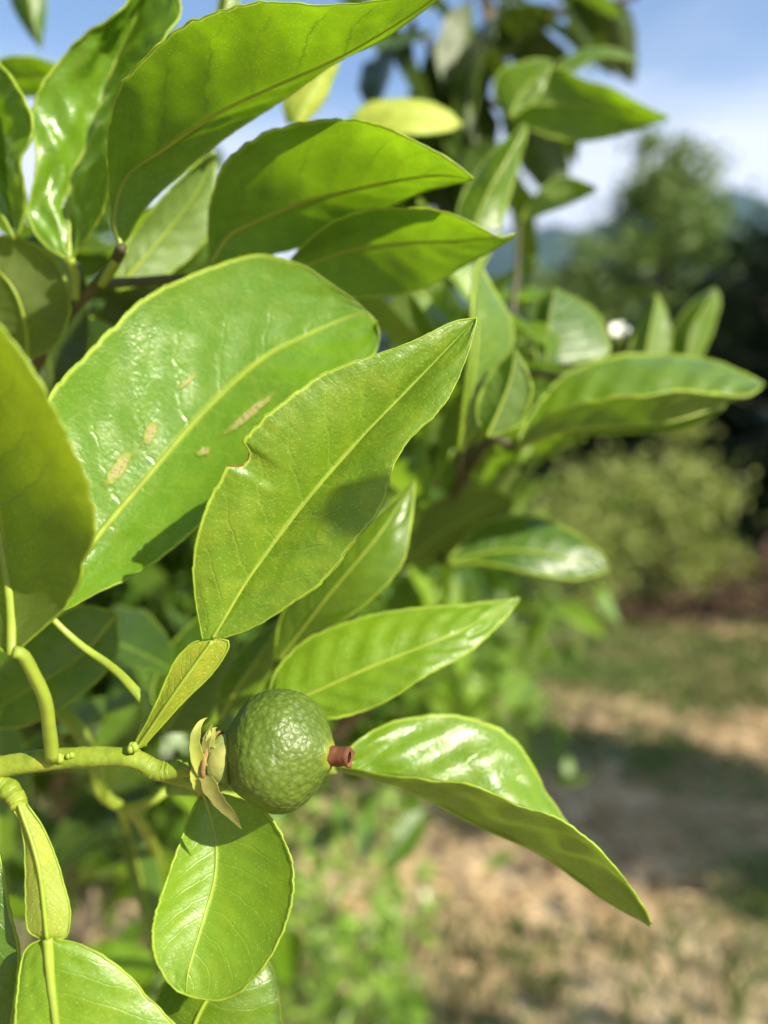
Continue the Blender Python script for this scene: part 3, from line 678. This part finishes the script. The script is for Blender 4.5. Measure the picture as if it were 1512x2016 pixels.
def sepal(pts, w, mat):
    """a thin pointed scale with its own thickness; pts = centre line of px, py, mm"""
    c = [P(*p) for p in catmull(pts, 18)]; rows = []
    for i, p in enumerate(c):
        t = (c[min(18, i + 1)] - c[max(0, i - 1)]).normalized(); s = t.cross(FWD).normalized(); n = t.cross(s)
        ww = w * (1 - (i / 18) ** 2.2) * (1 + .35 * noise.noise(Vector((i * .45, w * 3000, 1)))) + .00004
        th = .00012 * (1 - .7 * i / 18)
        rows.append([p + s * math.cos(2 * math.pi * k / 12) * ww + n * (math.sin(2 * math.pi * k / 12) * th + .35 * ww * math.cos(2 * math.pi * k / 12) ** 2) for k in range(12)])
    mb = MB(); mb.quad_grid(rows, closed=True); mb.build('sepal', M[mat], cal, fb)
sepal([(402, 1524, 117.8), (390, 1492, 117.2), (384, 1460, 117.2), (389, 1434, 117.6), (398, 1419, 118.4), (408, 1413, 119.4)], .0011, 'sep')
sepal([(404, 1480, 117.6), (407, 1456, 118), (413, 1440, 118.5), (418, 1425, 119)], .0008, 'sepb')
sepal([(412, 1470, 118), (416, 1448, 118.2), (421, 1436, 119), (427, 1432, 120)], .0009, 'sep')
sepal([(393, 1500, 118), (386, 1528, 117.8), (388, 1548, 118), (398, 1560, 118.6), (408, 1556, 119)], .0010, 'sep')
sepal([(404, 1525, 117.6), (416, 1552, 116.8), (434, 1580, 116.5), (456, 1604, 116.5), (476, 1633, 117)], .0012, 'sepb')
sepal([(410, 1530, 118), (424, 1548, 117.8), (438, 1552, 118.2), (446, 1546, 119)], .0009, 'sep')

# white blossom
M['petal'] = plain_mat('white_petal', (.78, .78, .72), .5, .3, .1, 300, .2, trans=(.1, .1, .08))
bc = P(1219, 660, 266); bl = empty('citrus_blossom', P(1222, 715, 268)); bb = bl.location.copy(); tag(bl, 'small white blossom beside the little upright leaf', 'blossom')
mb = MB(); mb.tube([bb, bb.lerp(bc, .5), bc], [.0008, .0007, .0012], 8); mb.build('stalk', M['pet'], bl, bb)
for k in range(5):
    a = 2 * math.pi * k / 5; d = (Vector((math.cos(a), math.sin(a) * .4 - .3, .5 + .5 * math.sin(a)))).normalized(); sd = d.cross(Vector((0, -1, .3))).normalized(); rows = []
    for i in range(9):
        t = i / 8; w = .0019 * math.sin(math.pi * (.08 + .9 * t)) ** .7; c = bc + d * (.0046 * t) + Vector((0, 0, .0012 * math.sin(t * 2.6)))
        rows.append([c + sd * w * q + d.cross(sd) * (.0007 * q * q) for q in (-1, -.5, 0, .5, 1)])
    mb = MB(); mb.quad_grid(rows); mb.build('petal', M['petal'], bl, bb)

# ---------------------------------------------------------------- the rest of this citrus tree: blurred leaves, limbs, dense inner crown
def template(l=.06, w=.024, fold=.25, arch=.2, n=10, k=3, seed=0):
    g = []; uvs = []
    for i in range(n + 1):
        t = i / n; hw = w * .5 * (math.sin(math.pi * t ** .85) ** .75 if 0 < t < 1 else 0) + .0002
        y = t * l; z = -arch * l * t * t
        r = []; ru = []
        for j in range(-k, k + 1):
            s = j / k
            r.append(Vector((s * hw, y, z + abs(s) * hw * fold + .0012 * math.sin(t * 22 + seed) * abs(s)))); ru.append((t, .5 + .5 * s))
        g.append(r); uvs.append(ru)
    return g, uvs

TEMPL = []
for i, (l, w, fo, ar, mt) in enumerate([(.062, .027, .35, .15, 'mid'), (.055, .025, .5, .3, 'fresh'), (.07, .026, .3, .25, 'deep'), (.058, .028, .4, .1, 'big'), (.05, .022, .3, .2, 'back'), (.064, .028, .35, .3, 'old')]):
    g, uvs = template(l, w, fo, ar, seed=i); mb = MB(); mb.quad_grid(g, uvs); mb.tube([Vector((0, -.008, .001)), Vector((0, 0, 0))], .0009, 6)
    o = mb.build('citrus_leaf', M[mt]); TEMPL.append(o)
def orient(loc, yaw, pit, roll, s):
    return Matrix.Translation(loc) @ Matrix.Rotation(yaw, 4, 'Z') @ Matrix.Rotation(pit, 4, 'X') @ Matrix.Rotation(roll, 4, 'Y') @ Matrix.Scale(s, 4)
used = [False] * len(TEMPL)
def place(i, mat, label, group):
    if not used[i]: o = TEMPL[i]; used[i] = True
    else: o = TEMPL[i].copy(); COL.objects.link(o)
    o.matrix_world = mat; o.parent = None; tag(o, label, 'leaf', group); return o

rnd = random.Random(21)
# a front layer of separate leaves over the inner crown
CC = Vector((-.36, .72, 1.14)); CR = Vector((.50, .40, .36))
cnt = 0
while cnt < 30:
    v = Vector((rnd.gauss(0, 1), rnd.gauss(0, 1), rnd.gauss(0, 1))).normalized()
    if v.y > .25: continue
    q = CC + Vector((v.x * CR.x, v.y * CR.y, v.z * CR.z)) * rnd.uniform(.86, 1.06)
    if (q - CAM).dot(FWD) < .26: continue
    x, y = px(q)
    if not (-80 < x < 1200 and 480 < y < 2080): continue
    yaw = rnd.uniform(0, 6.28)
    place(rnd.choice([0, 5, 1, 2, 2, 3]), orient(q, yaw, rnd.uniform(-1.1, .5), rnd.uniform(-.5, .5), rnd.uniform(.75, 1.15)), 'blurred leaf on the shaded inner branches of the citrus tree', 'inner leaves of the citrus tree')
    cnt += 1
def fill(n, x0, x1, y0, y1, d0, d1, kinds, label, group, r, avoid=None, scale=1.):
    k = 0
    while k < n:
        x, y, d = r.uniform(x0, x1), r.uniform(y0, y1), r.uniform(d0, d1)
        if avoid and avoid(x, y): continue
        mt = orient(P(x, y, d), r.uniform(0, 6.28), r.uniform(-1.2, .6), r.uniform(-.6, .6), r.uniform(.65, 1.05) * scale); q = mt @ Vector((0, .06, 0))
        if (q - CAM).dot(FWD) < .17 or avoid and avoid(*px(q)): continue
        place(r.choice(kinds), mt, label, group); k += 1
fill(50, 770, 1160, 470, 1130, 290, 520, [0, 1, 2, 0, 4, 5, 1], 'blurred green leaf crowding behind the upright and trough shaped leaves', 'leaves crowding the far side of the tree', rnd, lambda x, y: x > 1180 or (x > 1040 and y < 560) or (x - 770) / 390 > 1.25 - abs(y - 720) / 520)
fill(40, 770, 1150, 450, 960, 235, 340, [0, 1, 4, 5, 1, 0], 'blurred green leaf crowding behind the upright and trough shaped leaves', 'leaves crowding the far side of the tree', rnd, lambda x, y: x > 1180 or (x > 1040 and y < 560) or (x - 770) / 390 > 1.25 - abs(y - 720) / 520, .8)
fill(34, 760, 1180, 980, 1370, 330, 640, [0, 1, 1, 5, 4], 'bright blurred leaf low on the far side of the tree, above the path', 'low leaves on the far side of the tree', rnd, lambda x, y: x > 1210 - max(0, y - 1100) * .5, .8)
fill(26, -40, 520, 1210, 1900, 230, 420, [1, 2, 3, 5, 0, 3], 'blurred leaf in dappled shade below and behind the fruiting twig', 'leaves below the fruiting twig', rnd, lambda x, y: y > 1500 and x > 420)
fill(18, 40, 430, 430, 660, 190, 300, [0, 1, 2, 5, 3], 'blurred leaf around the dark brown twig', 'leaves around the dark brown twig', rnd)
fill(12, 60, 800, 440, 760, 200, 380, [2, 5, 5, 2], 'blurred dark leaf behind the broad glossy leaf', 'leaves behind the broad glossy leaf', rnd, lambda x, y: y < 500 and x > 500)
# sparse upper branch seen against the sky
UB = [(940, -60, 430), (965, 60, 420), (950, 180, 410), (915, 290, 400), (880, 420, 420), (840, 600, 470)]
twig('pale bare branch climbing past dark leaves into the upper sky', [(UB[::-1], .0055, .0030), ([(962, 60, 420), (1040, 30, 410), (1140, 20, 400), (1260, -10, 395)], .003, .0015), ([(955, 170, 412), (880, 150, 400), (830, 70, 395)], .0024, .0012), ([(960, 200, 405), (1000, 215, 330), (996, 208, 264)], .0022, .001)], 'bark')
UL = [(840, 250, 400, 1.7, 1.2), (815, 70, 400, 2.6, -.6), (900, 40, 400, 1.2, .7), (940, 110, 400, 4.2, -.9), (880, 190, 398, 2.2, -1.0), (990, 40, 395, 5.2, -.6), (1080, 30, 390, .5, .3), (1130, 10, 390, 3.6, -.4), (1200, 5, 395, 5.8, -.3), (1030, 0, 400, 1.9, .5),
      (900, 280, 400, 3.4, -.5), (930, 200, 405, .2, -1.1), (870, 20, 410, 4.0, -1.2), (960, -10, 400, 2.8, .2), (1240, 15, 392, 4.6, -.5), (890, 330, 405, 1.0, -.7), (780, 100, 405, 3.1, -.2), (1010, 120, 410, 5.5, -.9), (820, 200, 400, 2.1, -1.2), (850, 300, 402, 1.6, -.8), (960, 300, 405, 5.0, -1.0), (905, 130, 400, 3.7, -1.2), (1060, 60, 392, 1.2, -.5), (1150, 40, 392, 2.9, -.9), (970, 90, 395, .8, -1.3), (1100, -10, 390, 4.5, -.8), (1090, 10, 396, 1.0, -.4), (1130, -5, 394, 5.6, -.3), (1000, 20, 398, 2.4, -.7), (1050, 40, 402, 4.1, -.6), (890, 60, 398, .4, -1.0), (860, 120, 400, 3.0, -1.3), (925, 0, 390, .9, -1.4)]
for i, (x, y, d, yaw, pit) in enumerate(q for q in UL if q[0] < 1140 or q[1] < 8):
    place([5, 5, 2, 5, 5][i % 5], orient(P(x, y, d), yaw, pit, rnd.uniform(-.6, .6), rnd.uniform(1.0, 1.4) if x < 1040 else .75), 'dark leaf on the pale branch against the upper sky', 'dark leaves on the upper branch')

def scatter(mb, fn, n, size, r, jit=.35, wide=.42, fold=.2):
    """n leaf-shaped faces into one mesh, each at fn()"""
    for _ in range(n):
        p = fn(); s = size * r.uniform(1 - jit, 1 + jit)
        a = Vector((r.gauss(0, 1), r.gauss(0, 1), r.gauss(0, .8))).normalized(); b = a.orthogonal().normalized(); b = Matrix.Rotation(r.uniform(0, 6.28), 3, a) @ b
        c = a.cross(b) * s * fold * wide; w = b * s * wide * .5
        mb.poly([p, p + a * s * .35 + w + c, p + a * s * .75 + w * .7 + c, p + a * s, p + a * s * .75 - w * .7 + c, p + a * s * .35 - w + c], [(0, .5), (.35, 1), (.75, .9), (1, .5), (.75, .1), (.35, 0)])

def crown_mat(name, a, b, tr, rough=.45, scale=3, spec=.4):
    m, t, out = nt(name); g = N(t); tc = g.new('ShaderNodeTexCoord')
    ge = g.new('ShaderNodeNewGeometry'); 
    c = g.mix(g.rng(g.noise(tc.outputs['Object'], scale, 4), .35, .65), a, b)
    c = g.mix(g.math('MULTIPLY', ge.outputs['Random Per Island'], .45), c, tuple(x * .4 for x in a))
    bs = g.bsdf(c, rough, spec)
    tl = g.new('ShaderNodeBsdfTranslucent'); g.put(tl.inputs[0], tr)
    ad = g.new('ShaderNodeAddShader'); t.links.new(bs.outputs[0], ad.inputs[0]); t.links.new(tl.outputs[0], ad.inputs[1]); t.links.new(ad.outputs[0], out.inputs[0])
    return m
M['crown'] = crown_mat('citrus_crown', (.045, .10, .009), (.095, .175, .018), (.05, .085, .003), .24, 9)

tr = empty('citrus_tree', (-.42, .95, 0)); tag(tr, 'leafy citrus tree whose dark inner crown fills the space behind the sharp leaves', 'tree')
mb = MB(); pts = [Vector(p) for p in ((-.42, .95, -.05), (-.40, .94, .3), (-.43, .92, .6), (-.38, .9, .9), (-.36, .85, 1.2))]
mb.tube([Vector(p) for p in catmull([tuple(p) for p in pts], 20)], [.045 - .025 * i / 20 for i in range(21)], 12); mb.build('trunk', M['bark'], tr, tr.location)
for e in ((-.05, .60, 1.30), (-.7, .7, 1.35), (-.15, .75, 1.0), (-.62, .62, 1.0), (.02, .42, 1.18), (-.2, .42, 1.28)):
    mb = MB(); s0 = Vector((-.4, .92, .75)); e = Vector(e); mid = s0.lerp(e, .5) + Vector((0, 0, -.06))
    mb.tube([Vector(p) for p in catmull([tuple(s0), tuple(mid), tuple(e)], 14)], [.016 - .012 * i / 14 for i in range(15)], 8); mb.build('limb', M['bark'], tr, tr.location)
r2 = random.Random(5); mb = MB()
clumps = []
for _ in range(110):
    v = Vector((r2.gauss(0, 1), r2.gauss(0, 1), r2.gauss(0, 1))).normalized() * r2.uniform(.35, .92)
    clumps.append(Vector((CC.x + v.x * CR.x, CC.y + .12 + v.y * CR.y, CC.z + v.z * CR.z)))
def cf():
    c = r2.choice(clumps); return c + Vector((r2.gauss(0, .065), r2.gauss(0, .06), r2.gauss(0, .06)))
scatter(mb, cf, 13000, .044, r2); mb.build('crown', M['crown'], tr, tr.location, smooth=False)
def shell(c, r_, n, rr):
    mb = MB()
    def f():
        v = Vector((rr.gauss(0, 1), rr.gauss(0, 1), rr.gauss(0, 1))).normalized() * rr.uniform(.3, 1)
        return Vector((c[0] + v.x * r_[0], c[1] + v.y * r_[1], c[2] + v.z * r_[2]))
    scatter(mb, f, n, .06, rr); mb.build('crown', M['crown'], tr, tr.location, smooth=False)
shell((-.38, .18, 2.25), (.78, .6, .42), 3800, r2); shell((-.85, .1, 1.35), (.34, .5, .7), 2600, r2)  # unseen crown above and to the left, added to block sky light

# ---------------------------------------------------------------- ground, grass, straw, weeds
def ground_mat():
    m, t, out = nt('orchard_ground'); g = N(t)
    tc = g.new('ShaderNodeTexCoord'); o = tc.outputs['Object']
    n1 = g.noise(o, 1.1, 4); n2 = g.noise(o, 9, 5); n3 = g.noise(o, 34, 5, .65)
    c = g.mix(g.rng(n2, .35, .65), (.46, .33, .18), (.62, .47, .28))
    c = g.mix(g.rng(n3, .45, .7, 0., .7), c, (.14, .10, .06))
    sy = g.new('ShaderNodeSeparateXYZ'); t.links.new(o, sy.inputs[0])
    far = g.rng(g.math('ADD', sy.outputs[1], g.math('MULTIPLY_ADD', n2, 2.4, -1.2)), 3.3, 4.2, 0., .30)
    c = g.mix(g.rng(g.math('ADD', n1, far), .50, .60, 0., .85), c, (.080, .125, .022))
    b = g.bsdf(c, .95, .1, g.bump(n3, .6, .03)); t.links.new(b.outputs[0], out.inputs[0]); return m
mb = MB(); rows = []
def gz(x, y):
    near = 1 if abs(x) < 30 and abs(y) < 40 else 0
    return near * (.05 * noise.noise(Vector((x * .8, y * .8, 0))) + .02 * noise.noise(Vector((x * 4, y * 4, 1))))
axx = [-6000, -1500, -400, -100, -40] + [-30 + i * .5 for i in range(46)] + [-7 + .15 * i for i in range(94)] + [7.2 + i * .6 for i in range(38)] + [40, 100, 400, 1500, 6000]
axy = [-3000, -500, -60, -20, -8, -3] + [-1 + .15 * i for i in range(80)] + [11.2 + i * .8 for i in range(36)] + [60, 150, 500, 1500, 6000]
rows = [[Vector((x, y, gz(x, y))) for y in axy] for x in axx]
mb.quad_grid(rows); go = mb.build('ground', ground_mat()); tag(go, kind='structure')

def blades(name, mat, fn, n, hgt, wid, lean, r, flat=False):
    mb = MB()
    for _ in range(n):
        x, y = fn(r); z = gz(x, y) - .005; h = hgt * r.uniform(.5, 1.4); a = r.uniform(0, 6.28)
        d = Vector((math.cos(a), math.sin(a), 0)); s = Vector((-d.y, d.x, 0)) * wid * r.uniform(.6, 1.3)
        l = lean * r.uniform(.3, 1.3)
        b0 = Vector((x, y, z)); m_ = b0 + d * h * l * .35 + Vector((0, 0, h * .6 * (1 if not flat else .35))); t_ = b0 + d * h * l + Vector((0, 0, h * (1 if not flat else .25)))
        mb.poly([b0 - s, b0 + s, m_ + s * .7, t_, m_ - s * .7])
    o = mb.build(name, mat, smooth=False); tag(o, kind='stuff'); return o
M['grass'] = crown_mat('grass_blades', (.07, .125, .022), (.13, .18, .04), (.03, .05, .005), .6, 2.5)
M['straw'] = crown_mat('dry_straw', (.46, .33, .18), (.62, .48, .28), (.02, .015, .005), .7, 3)
r3 = random.Random(11)
def gfn(r):
    while True:
        y = r.uniform(.8, 9) ** 1.0; x = r.uniform(-1.5, 6.5)
        if noise.noise(Vector((x * 1.1, y * 1.5, 3))) + (.4 if y > 3.5 else (.15 if y < 1.9 else -.05)) > .08: return x, y
def sfn(r):
    while True:
        y = r.uniform(.8, 6.5); x = r.uniform(-.8, 5)
        if noise.noise(Vector((x * 1.1, y * 1.5, 3))) < .22: return x, y
tag(blades('grass', M['grass'], gfn, 44000, .075, .0035, .6, r3), 'patches of short green grass growing through the straw'); tag(blades('straw', M['straw'], sfn, 22000, .10, .003, 1.0, r3, True), 'pale dry straw strewn over the orchard ground')

M['weed'] = crown_mat('weed_leaves', (.14, .25, .025), (.22, .34, .05), (.10, .15, .008), .35, 6)
M['weedstem'] = plain_mat('weed_stem', (.16, .22, .05), .6, .3, .3, 80)
def weed(x, y, h, label, n=46, seed=0):
    r = random.Random(seed); z = gz(x, y); root = empty('weed_plant', (x, y, z)); tag(root, label, 'weed', 'tall weeds beside the citrus tree')
    mb = MB(); ml = MB()
    for k in range(r.randint(3, 5)):
        a = r.uniform(0, 6.28); t = Vector((x + math.cos(a) * .12 * r.random(), y + math.sin(a) * .12 * r.random(), z + h * r.uniform(.7, 1)))
        b = Vector((x + r.gauss(0, .02), y + r.gauss(0, .02), z - .02)); mid = b.lerp(t, .5) + Vector((r.gauss(0, .02), r.gauss(0, .02), 0))
        c = [Vector(p) for p in catmull([tuple(b), tuple(mid), tuple(t)], 10)]
        mb.tube(c, [.003 - .002 * i / 10 for i in range(11)], 6)
        def f(): return c[r.randint(2, 10)] + Vector((r.gauss(0, .012), r.gauss(0, .012), r.gauss(0, .012)))
        scatter(ml, f, n // 4, .045, r, wide=.36)
    mb.build('stem', M['weedstem'], root, root.location); ml.build('foliage', M['weed'], root, root.location, smooth=False)
rw = random.Random(3)
WL = [(-.05, 1.25, .55), (-.18, 1.05, .5), (-.30, 1.2, .6), (.02, 1.5, .5), (-.12, 1.45, .62), (.12, 1.9, .55), (.0, 1.75, .6), (-.25, 1.6, .7), (.25, 2.2, .65), (.42, 2.5, .72), (.5, 2.2, .6), (.58, 2.75, .7), (.34, 2.8, .75), (-.42, 1.0, .45), (-.02, 1.02, .38), (.66, 3.1, .7), (.15, 2.6, .8), (-.1, 2.1, .8), (.0, 2.9, .9), (-.4, 1.8, .8)]
WL += [(.02, 1.2, .48), (-.08, 1.12, .42), (.1, 1.55, .5), (.2, 1.75, .55), (.38, 2.35, .6), (.7, 2.9, .6), (-.2, 1.3, .6), (-.35, 1.35, .65)]
WL = [q for q in WL if not (q[0] > .06 and q[1] < 2.3)]
for i, (x, y, h) in enumerate(WL): weed(x, y, h, 'leafy green weed growing from the ground beside the citrus tree', 130, i)

# ---------------------------------------------------------------- trees, bush and brush behind
def tree(name, label, x, y, h, cr, cz, mat, leaf, nl, nclump, seed, trunk=.12, squash=1.0, spread=.22, group=None, cat='tree', tm='bark', cone=0):
    r = random.Random(seed); z = gz(x, y); root = empty(name, (x, y, z)); tag(root, label, cat, group)
    mb = MB(); c = [Vector(p) for p in catmull([(x, y, z - .1), (x + r.gauss(0, .05), y, z + h * .3), (x + r.gauss(0, .1), y + .05, z + h * .6), (x, y, z + h * .93)], 16)]
    mb.tube(c, [trunk * (1 - .85 * i / 16) for i in range(17)], 10)
    cl = []
    for _ in range(nclump):
        v = Vector((r.gauss(0, 1), r.gauss(0, 1), r.gauss(0, 1))).normalized() * r.uniform(.3, 1) ** .6
        zz = cz + v.z * (h - cz) ; k = 1 - cone * max(0, min(1, (zz - .25 * h) / (h * .8)))
        cl.append((Vector((x + v.x * cr * k, y + v.y * cr * k, z + max(.12, zz))), r.uniform(.5, 1.2) * spread * (1 - .4 * cone * zz / h)))
    for p, s in cl[::3]:
        b = c[min(15, max(2, int((p.z - z) / h * 13)))]
        mb.tube([Vector(q) for q in catmull([tuple(b), tuple(b.lerp(p, .5) + Vector((0, 0, .05))), tuple(p)], 6)], [trunk * .28 * (1 - .8 * i / 6) for i in range(7)], 5)
    mb.build('trunk', M[tm], root, root.location)
    ml = MB()
    def f():
        p, s = r.choice(cl); return p + Vector((r.gauss(0, s), r.gauss(0, s), r.gauss(0, s * .7)))
    scatter(ml, f, nl, leaf, r, wide=.5); ml.build('crown', M[mat], root, root.location, smooth=False)
    return root
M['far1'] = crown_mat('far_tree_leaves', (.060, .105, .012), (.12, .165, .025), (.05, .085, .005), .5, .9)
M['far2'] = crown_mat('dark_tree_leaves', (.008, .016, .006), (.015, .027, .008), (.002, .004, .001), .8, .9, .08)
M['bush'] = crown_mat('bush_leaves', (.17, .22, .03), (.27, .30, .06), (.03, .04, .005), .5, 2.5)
tree('broadleaf_tree', 'tall bushy green tree standing before the blue mountain', 4.45, 12.5, 6.3, 2.0, 3.2, 'far1', .15, 15000, 110, 1, .16, spread=.32, cone=.55)
tree('broadleaf_tree', 'lower round tree beside the tall bushy tree, toward the citrus', 2.9, 12.2, 4.7, 1.3, 2.4, 'far1', .14, 6500, 50, 2, .12, spread=.30, cone=.3)
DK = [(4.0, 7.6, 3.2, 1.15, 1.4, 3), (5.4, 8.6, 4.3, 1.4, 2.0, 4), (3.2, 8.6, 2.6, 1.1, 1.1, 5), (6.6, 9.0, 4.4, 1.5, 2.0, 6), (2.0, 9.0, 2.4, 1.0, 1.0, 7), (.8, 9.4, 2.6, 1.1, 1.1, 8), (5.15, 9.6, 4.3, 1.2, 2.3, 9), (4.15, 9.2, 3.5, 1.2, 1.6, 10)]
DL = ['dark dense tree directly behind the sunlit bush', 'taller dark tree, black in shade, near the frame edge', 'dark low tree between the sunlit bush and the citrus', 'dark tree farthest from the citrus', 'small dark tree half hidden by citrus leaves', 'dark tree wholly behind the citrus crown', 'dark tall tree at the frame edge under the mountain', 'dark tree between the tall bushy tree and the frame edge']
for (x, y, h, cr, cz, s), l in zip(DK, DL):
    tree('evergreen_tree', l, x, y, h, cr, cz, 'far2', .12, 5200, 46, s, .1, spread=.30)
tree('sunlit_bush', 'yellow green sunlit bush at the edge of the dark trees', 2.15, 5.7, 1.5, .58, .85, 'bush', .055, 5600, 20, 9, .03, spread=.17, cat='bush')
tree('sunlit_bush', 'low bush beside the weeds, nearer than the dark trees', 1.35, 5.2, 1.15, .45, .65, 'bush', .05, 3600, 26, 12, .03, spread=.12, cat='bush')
# dead brush
M['dead'] = plain_mat('dead_twigs', (.15, .095, .065), .9, .1, .5, 40)
br = empty('dead_brush', (2.9, 5.5, gz(2.9, 5.5))); tag(br, 'heap of bare brown dead twigs under the dark trees', 'brush')
rb = random.Random(8)
for kind, nn in [('twig_heap', 420)] + [('dead_twig', 1)] * 44:
    mb = MB()
    for _ in range(nn):
        x, y = 2.8 + rb.gauss(0, .6), 5.6 + rb.gauss(0, .2); z = gz(x, y); a = rb.uniform(0, 6.28)
        l = rb.uniform(.2, .5); up = rb.uniform(.05, .5) if kind == 'twig_heap' else rb.uniform(.6, 1.2)
        p0 = Vector((x, y, z + (rb.random() ** 2 * .5 if kind == 'twig_heap' else 0))); p2 = p0 + Vector((math.cos(a) * l, math.sin(a) * l, l * up)); p1 = p0.lerp(p2, .5) + Vector((rb.gauss(0, .04), 0, rb.gauss(0, .03)))
        mb.tube([p0, p1, p2], [.010, .008, .003], 5)
    o = mb.build(kind, M['dead'], br, br.location)
    if nn > 1: o['kind'] = 'stuff'
# orchard trees out of the frame: shade for ground and dark trees; the last ones added to block sky light
for i, (x, y, h, cr) in enumerate([(3.55, .5, 2.75, .36), (3.1, -1.35, 2.75, .42), (6.2, 5.7, 5.2, 1.8), (8.0, 6.6, 5.8, 1.9), (-2.3, -1.5, 4.6, 1.5), (-3.2, .9, 4.2, 1.4), (-.9, -3.4, 4.2, 1.5)]):
    tree('orchard_tree', ['orchard tree standing beside the near path, out of shot', 'orchard tree standing behind the photographer', 'tall orchard tree that shades the dark trees', 'tallest orchard tree, past the dark trees', 'orchard tree in the row behind the photographer', 'orchard tree at the end of the citrus row', 'orchard tree farthest behind the photographer'][i], x, y, h, cr, h * (.85 if h < 3 else .66), 'crown', .09, 4200, 40, 40 + i, .07, spread=.2)

# ---------------------------------------------------------------- mountain and air
def mountain(name, label, x0, y0, wdt, hgt, seed):
    rows = []; n = 60; k = 26
    for i in range(n + 1):
        u = i / n * 2 - 1; row = []
        for j in range(k + 1):
            w = j / k * 2 - 1
            h = hgt * max(0, 1 - abs(u) ** 1.7) * max(0, 1 - abs(w)) * (1 + .35 * noise.noise(Vector((u * 3, w * 2, seed))) + .14 * noise.noise(Vector((u * 11, w * 7, seed))))
            row.append(Vector((x0 + u * wdt, y0 + w * wdt * .5, h - 2)))
        rows.append(row)
    mb = MB(); mb.quad_grid(rows); o = mb.build(name, M['hill']); tag(o, label, kind='structure')
M['hill'] = plain_mat('wooded_hillside', (.018, .034, .02), .9, .1, .5, .05, .5, 2)
mountain('mountain', 'blue hazy wooded mountain beyond the trees', 330, 950, 700, 300, 3)
mountain('mountain', 'farther mountain ridge', 640, 1250, 480, 385, 7)
mountain('mountain', 'mountain ridge behind the citrus', -500, 1100, 700, 150, 11)

hz = bpy.data.materials.new('haze_air'); hz.use_nodes = True; ht = hz.node_tree
for q in list(ht.nodes): ht.nodes.remove(q)
pv = ht.nodes.new('ShaderNodeVolumePrincipled'); pv.inputs['Color'].default_value = (.38, .62, 1.0, 1); pv.inputs['Density'].default_value = .00024; pv.inputs['Anisotropy'].default_value = .2
ho = ht.nodes.new('ShaderNodeOutputMaterial'); ht.links.new(pv.outputs[0], ho.inputs['Volume'])
mb = MB(); x0, x1, y0, y1, z0, z1 = -6200, 6200, -3200, 6200, -4, 420
vs = [Vector((x, y, z)) for x in (x0, x1) for y in (y0, y1) for z in (z0, z1)]
for f in ((0, 1, 3, 2), (4, 6, 7, 5), (0, 4, 5, 1), (2, 3, 7, 6), (0, 2, 6, 4), (1, 5, 7, 3)): mb.poly([vs[k] for k in f])
tag(mb.build('haze', hz, smooth=False), kind='stuff')
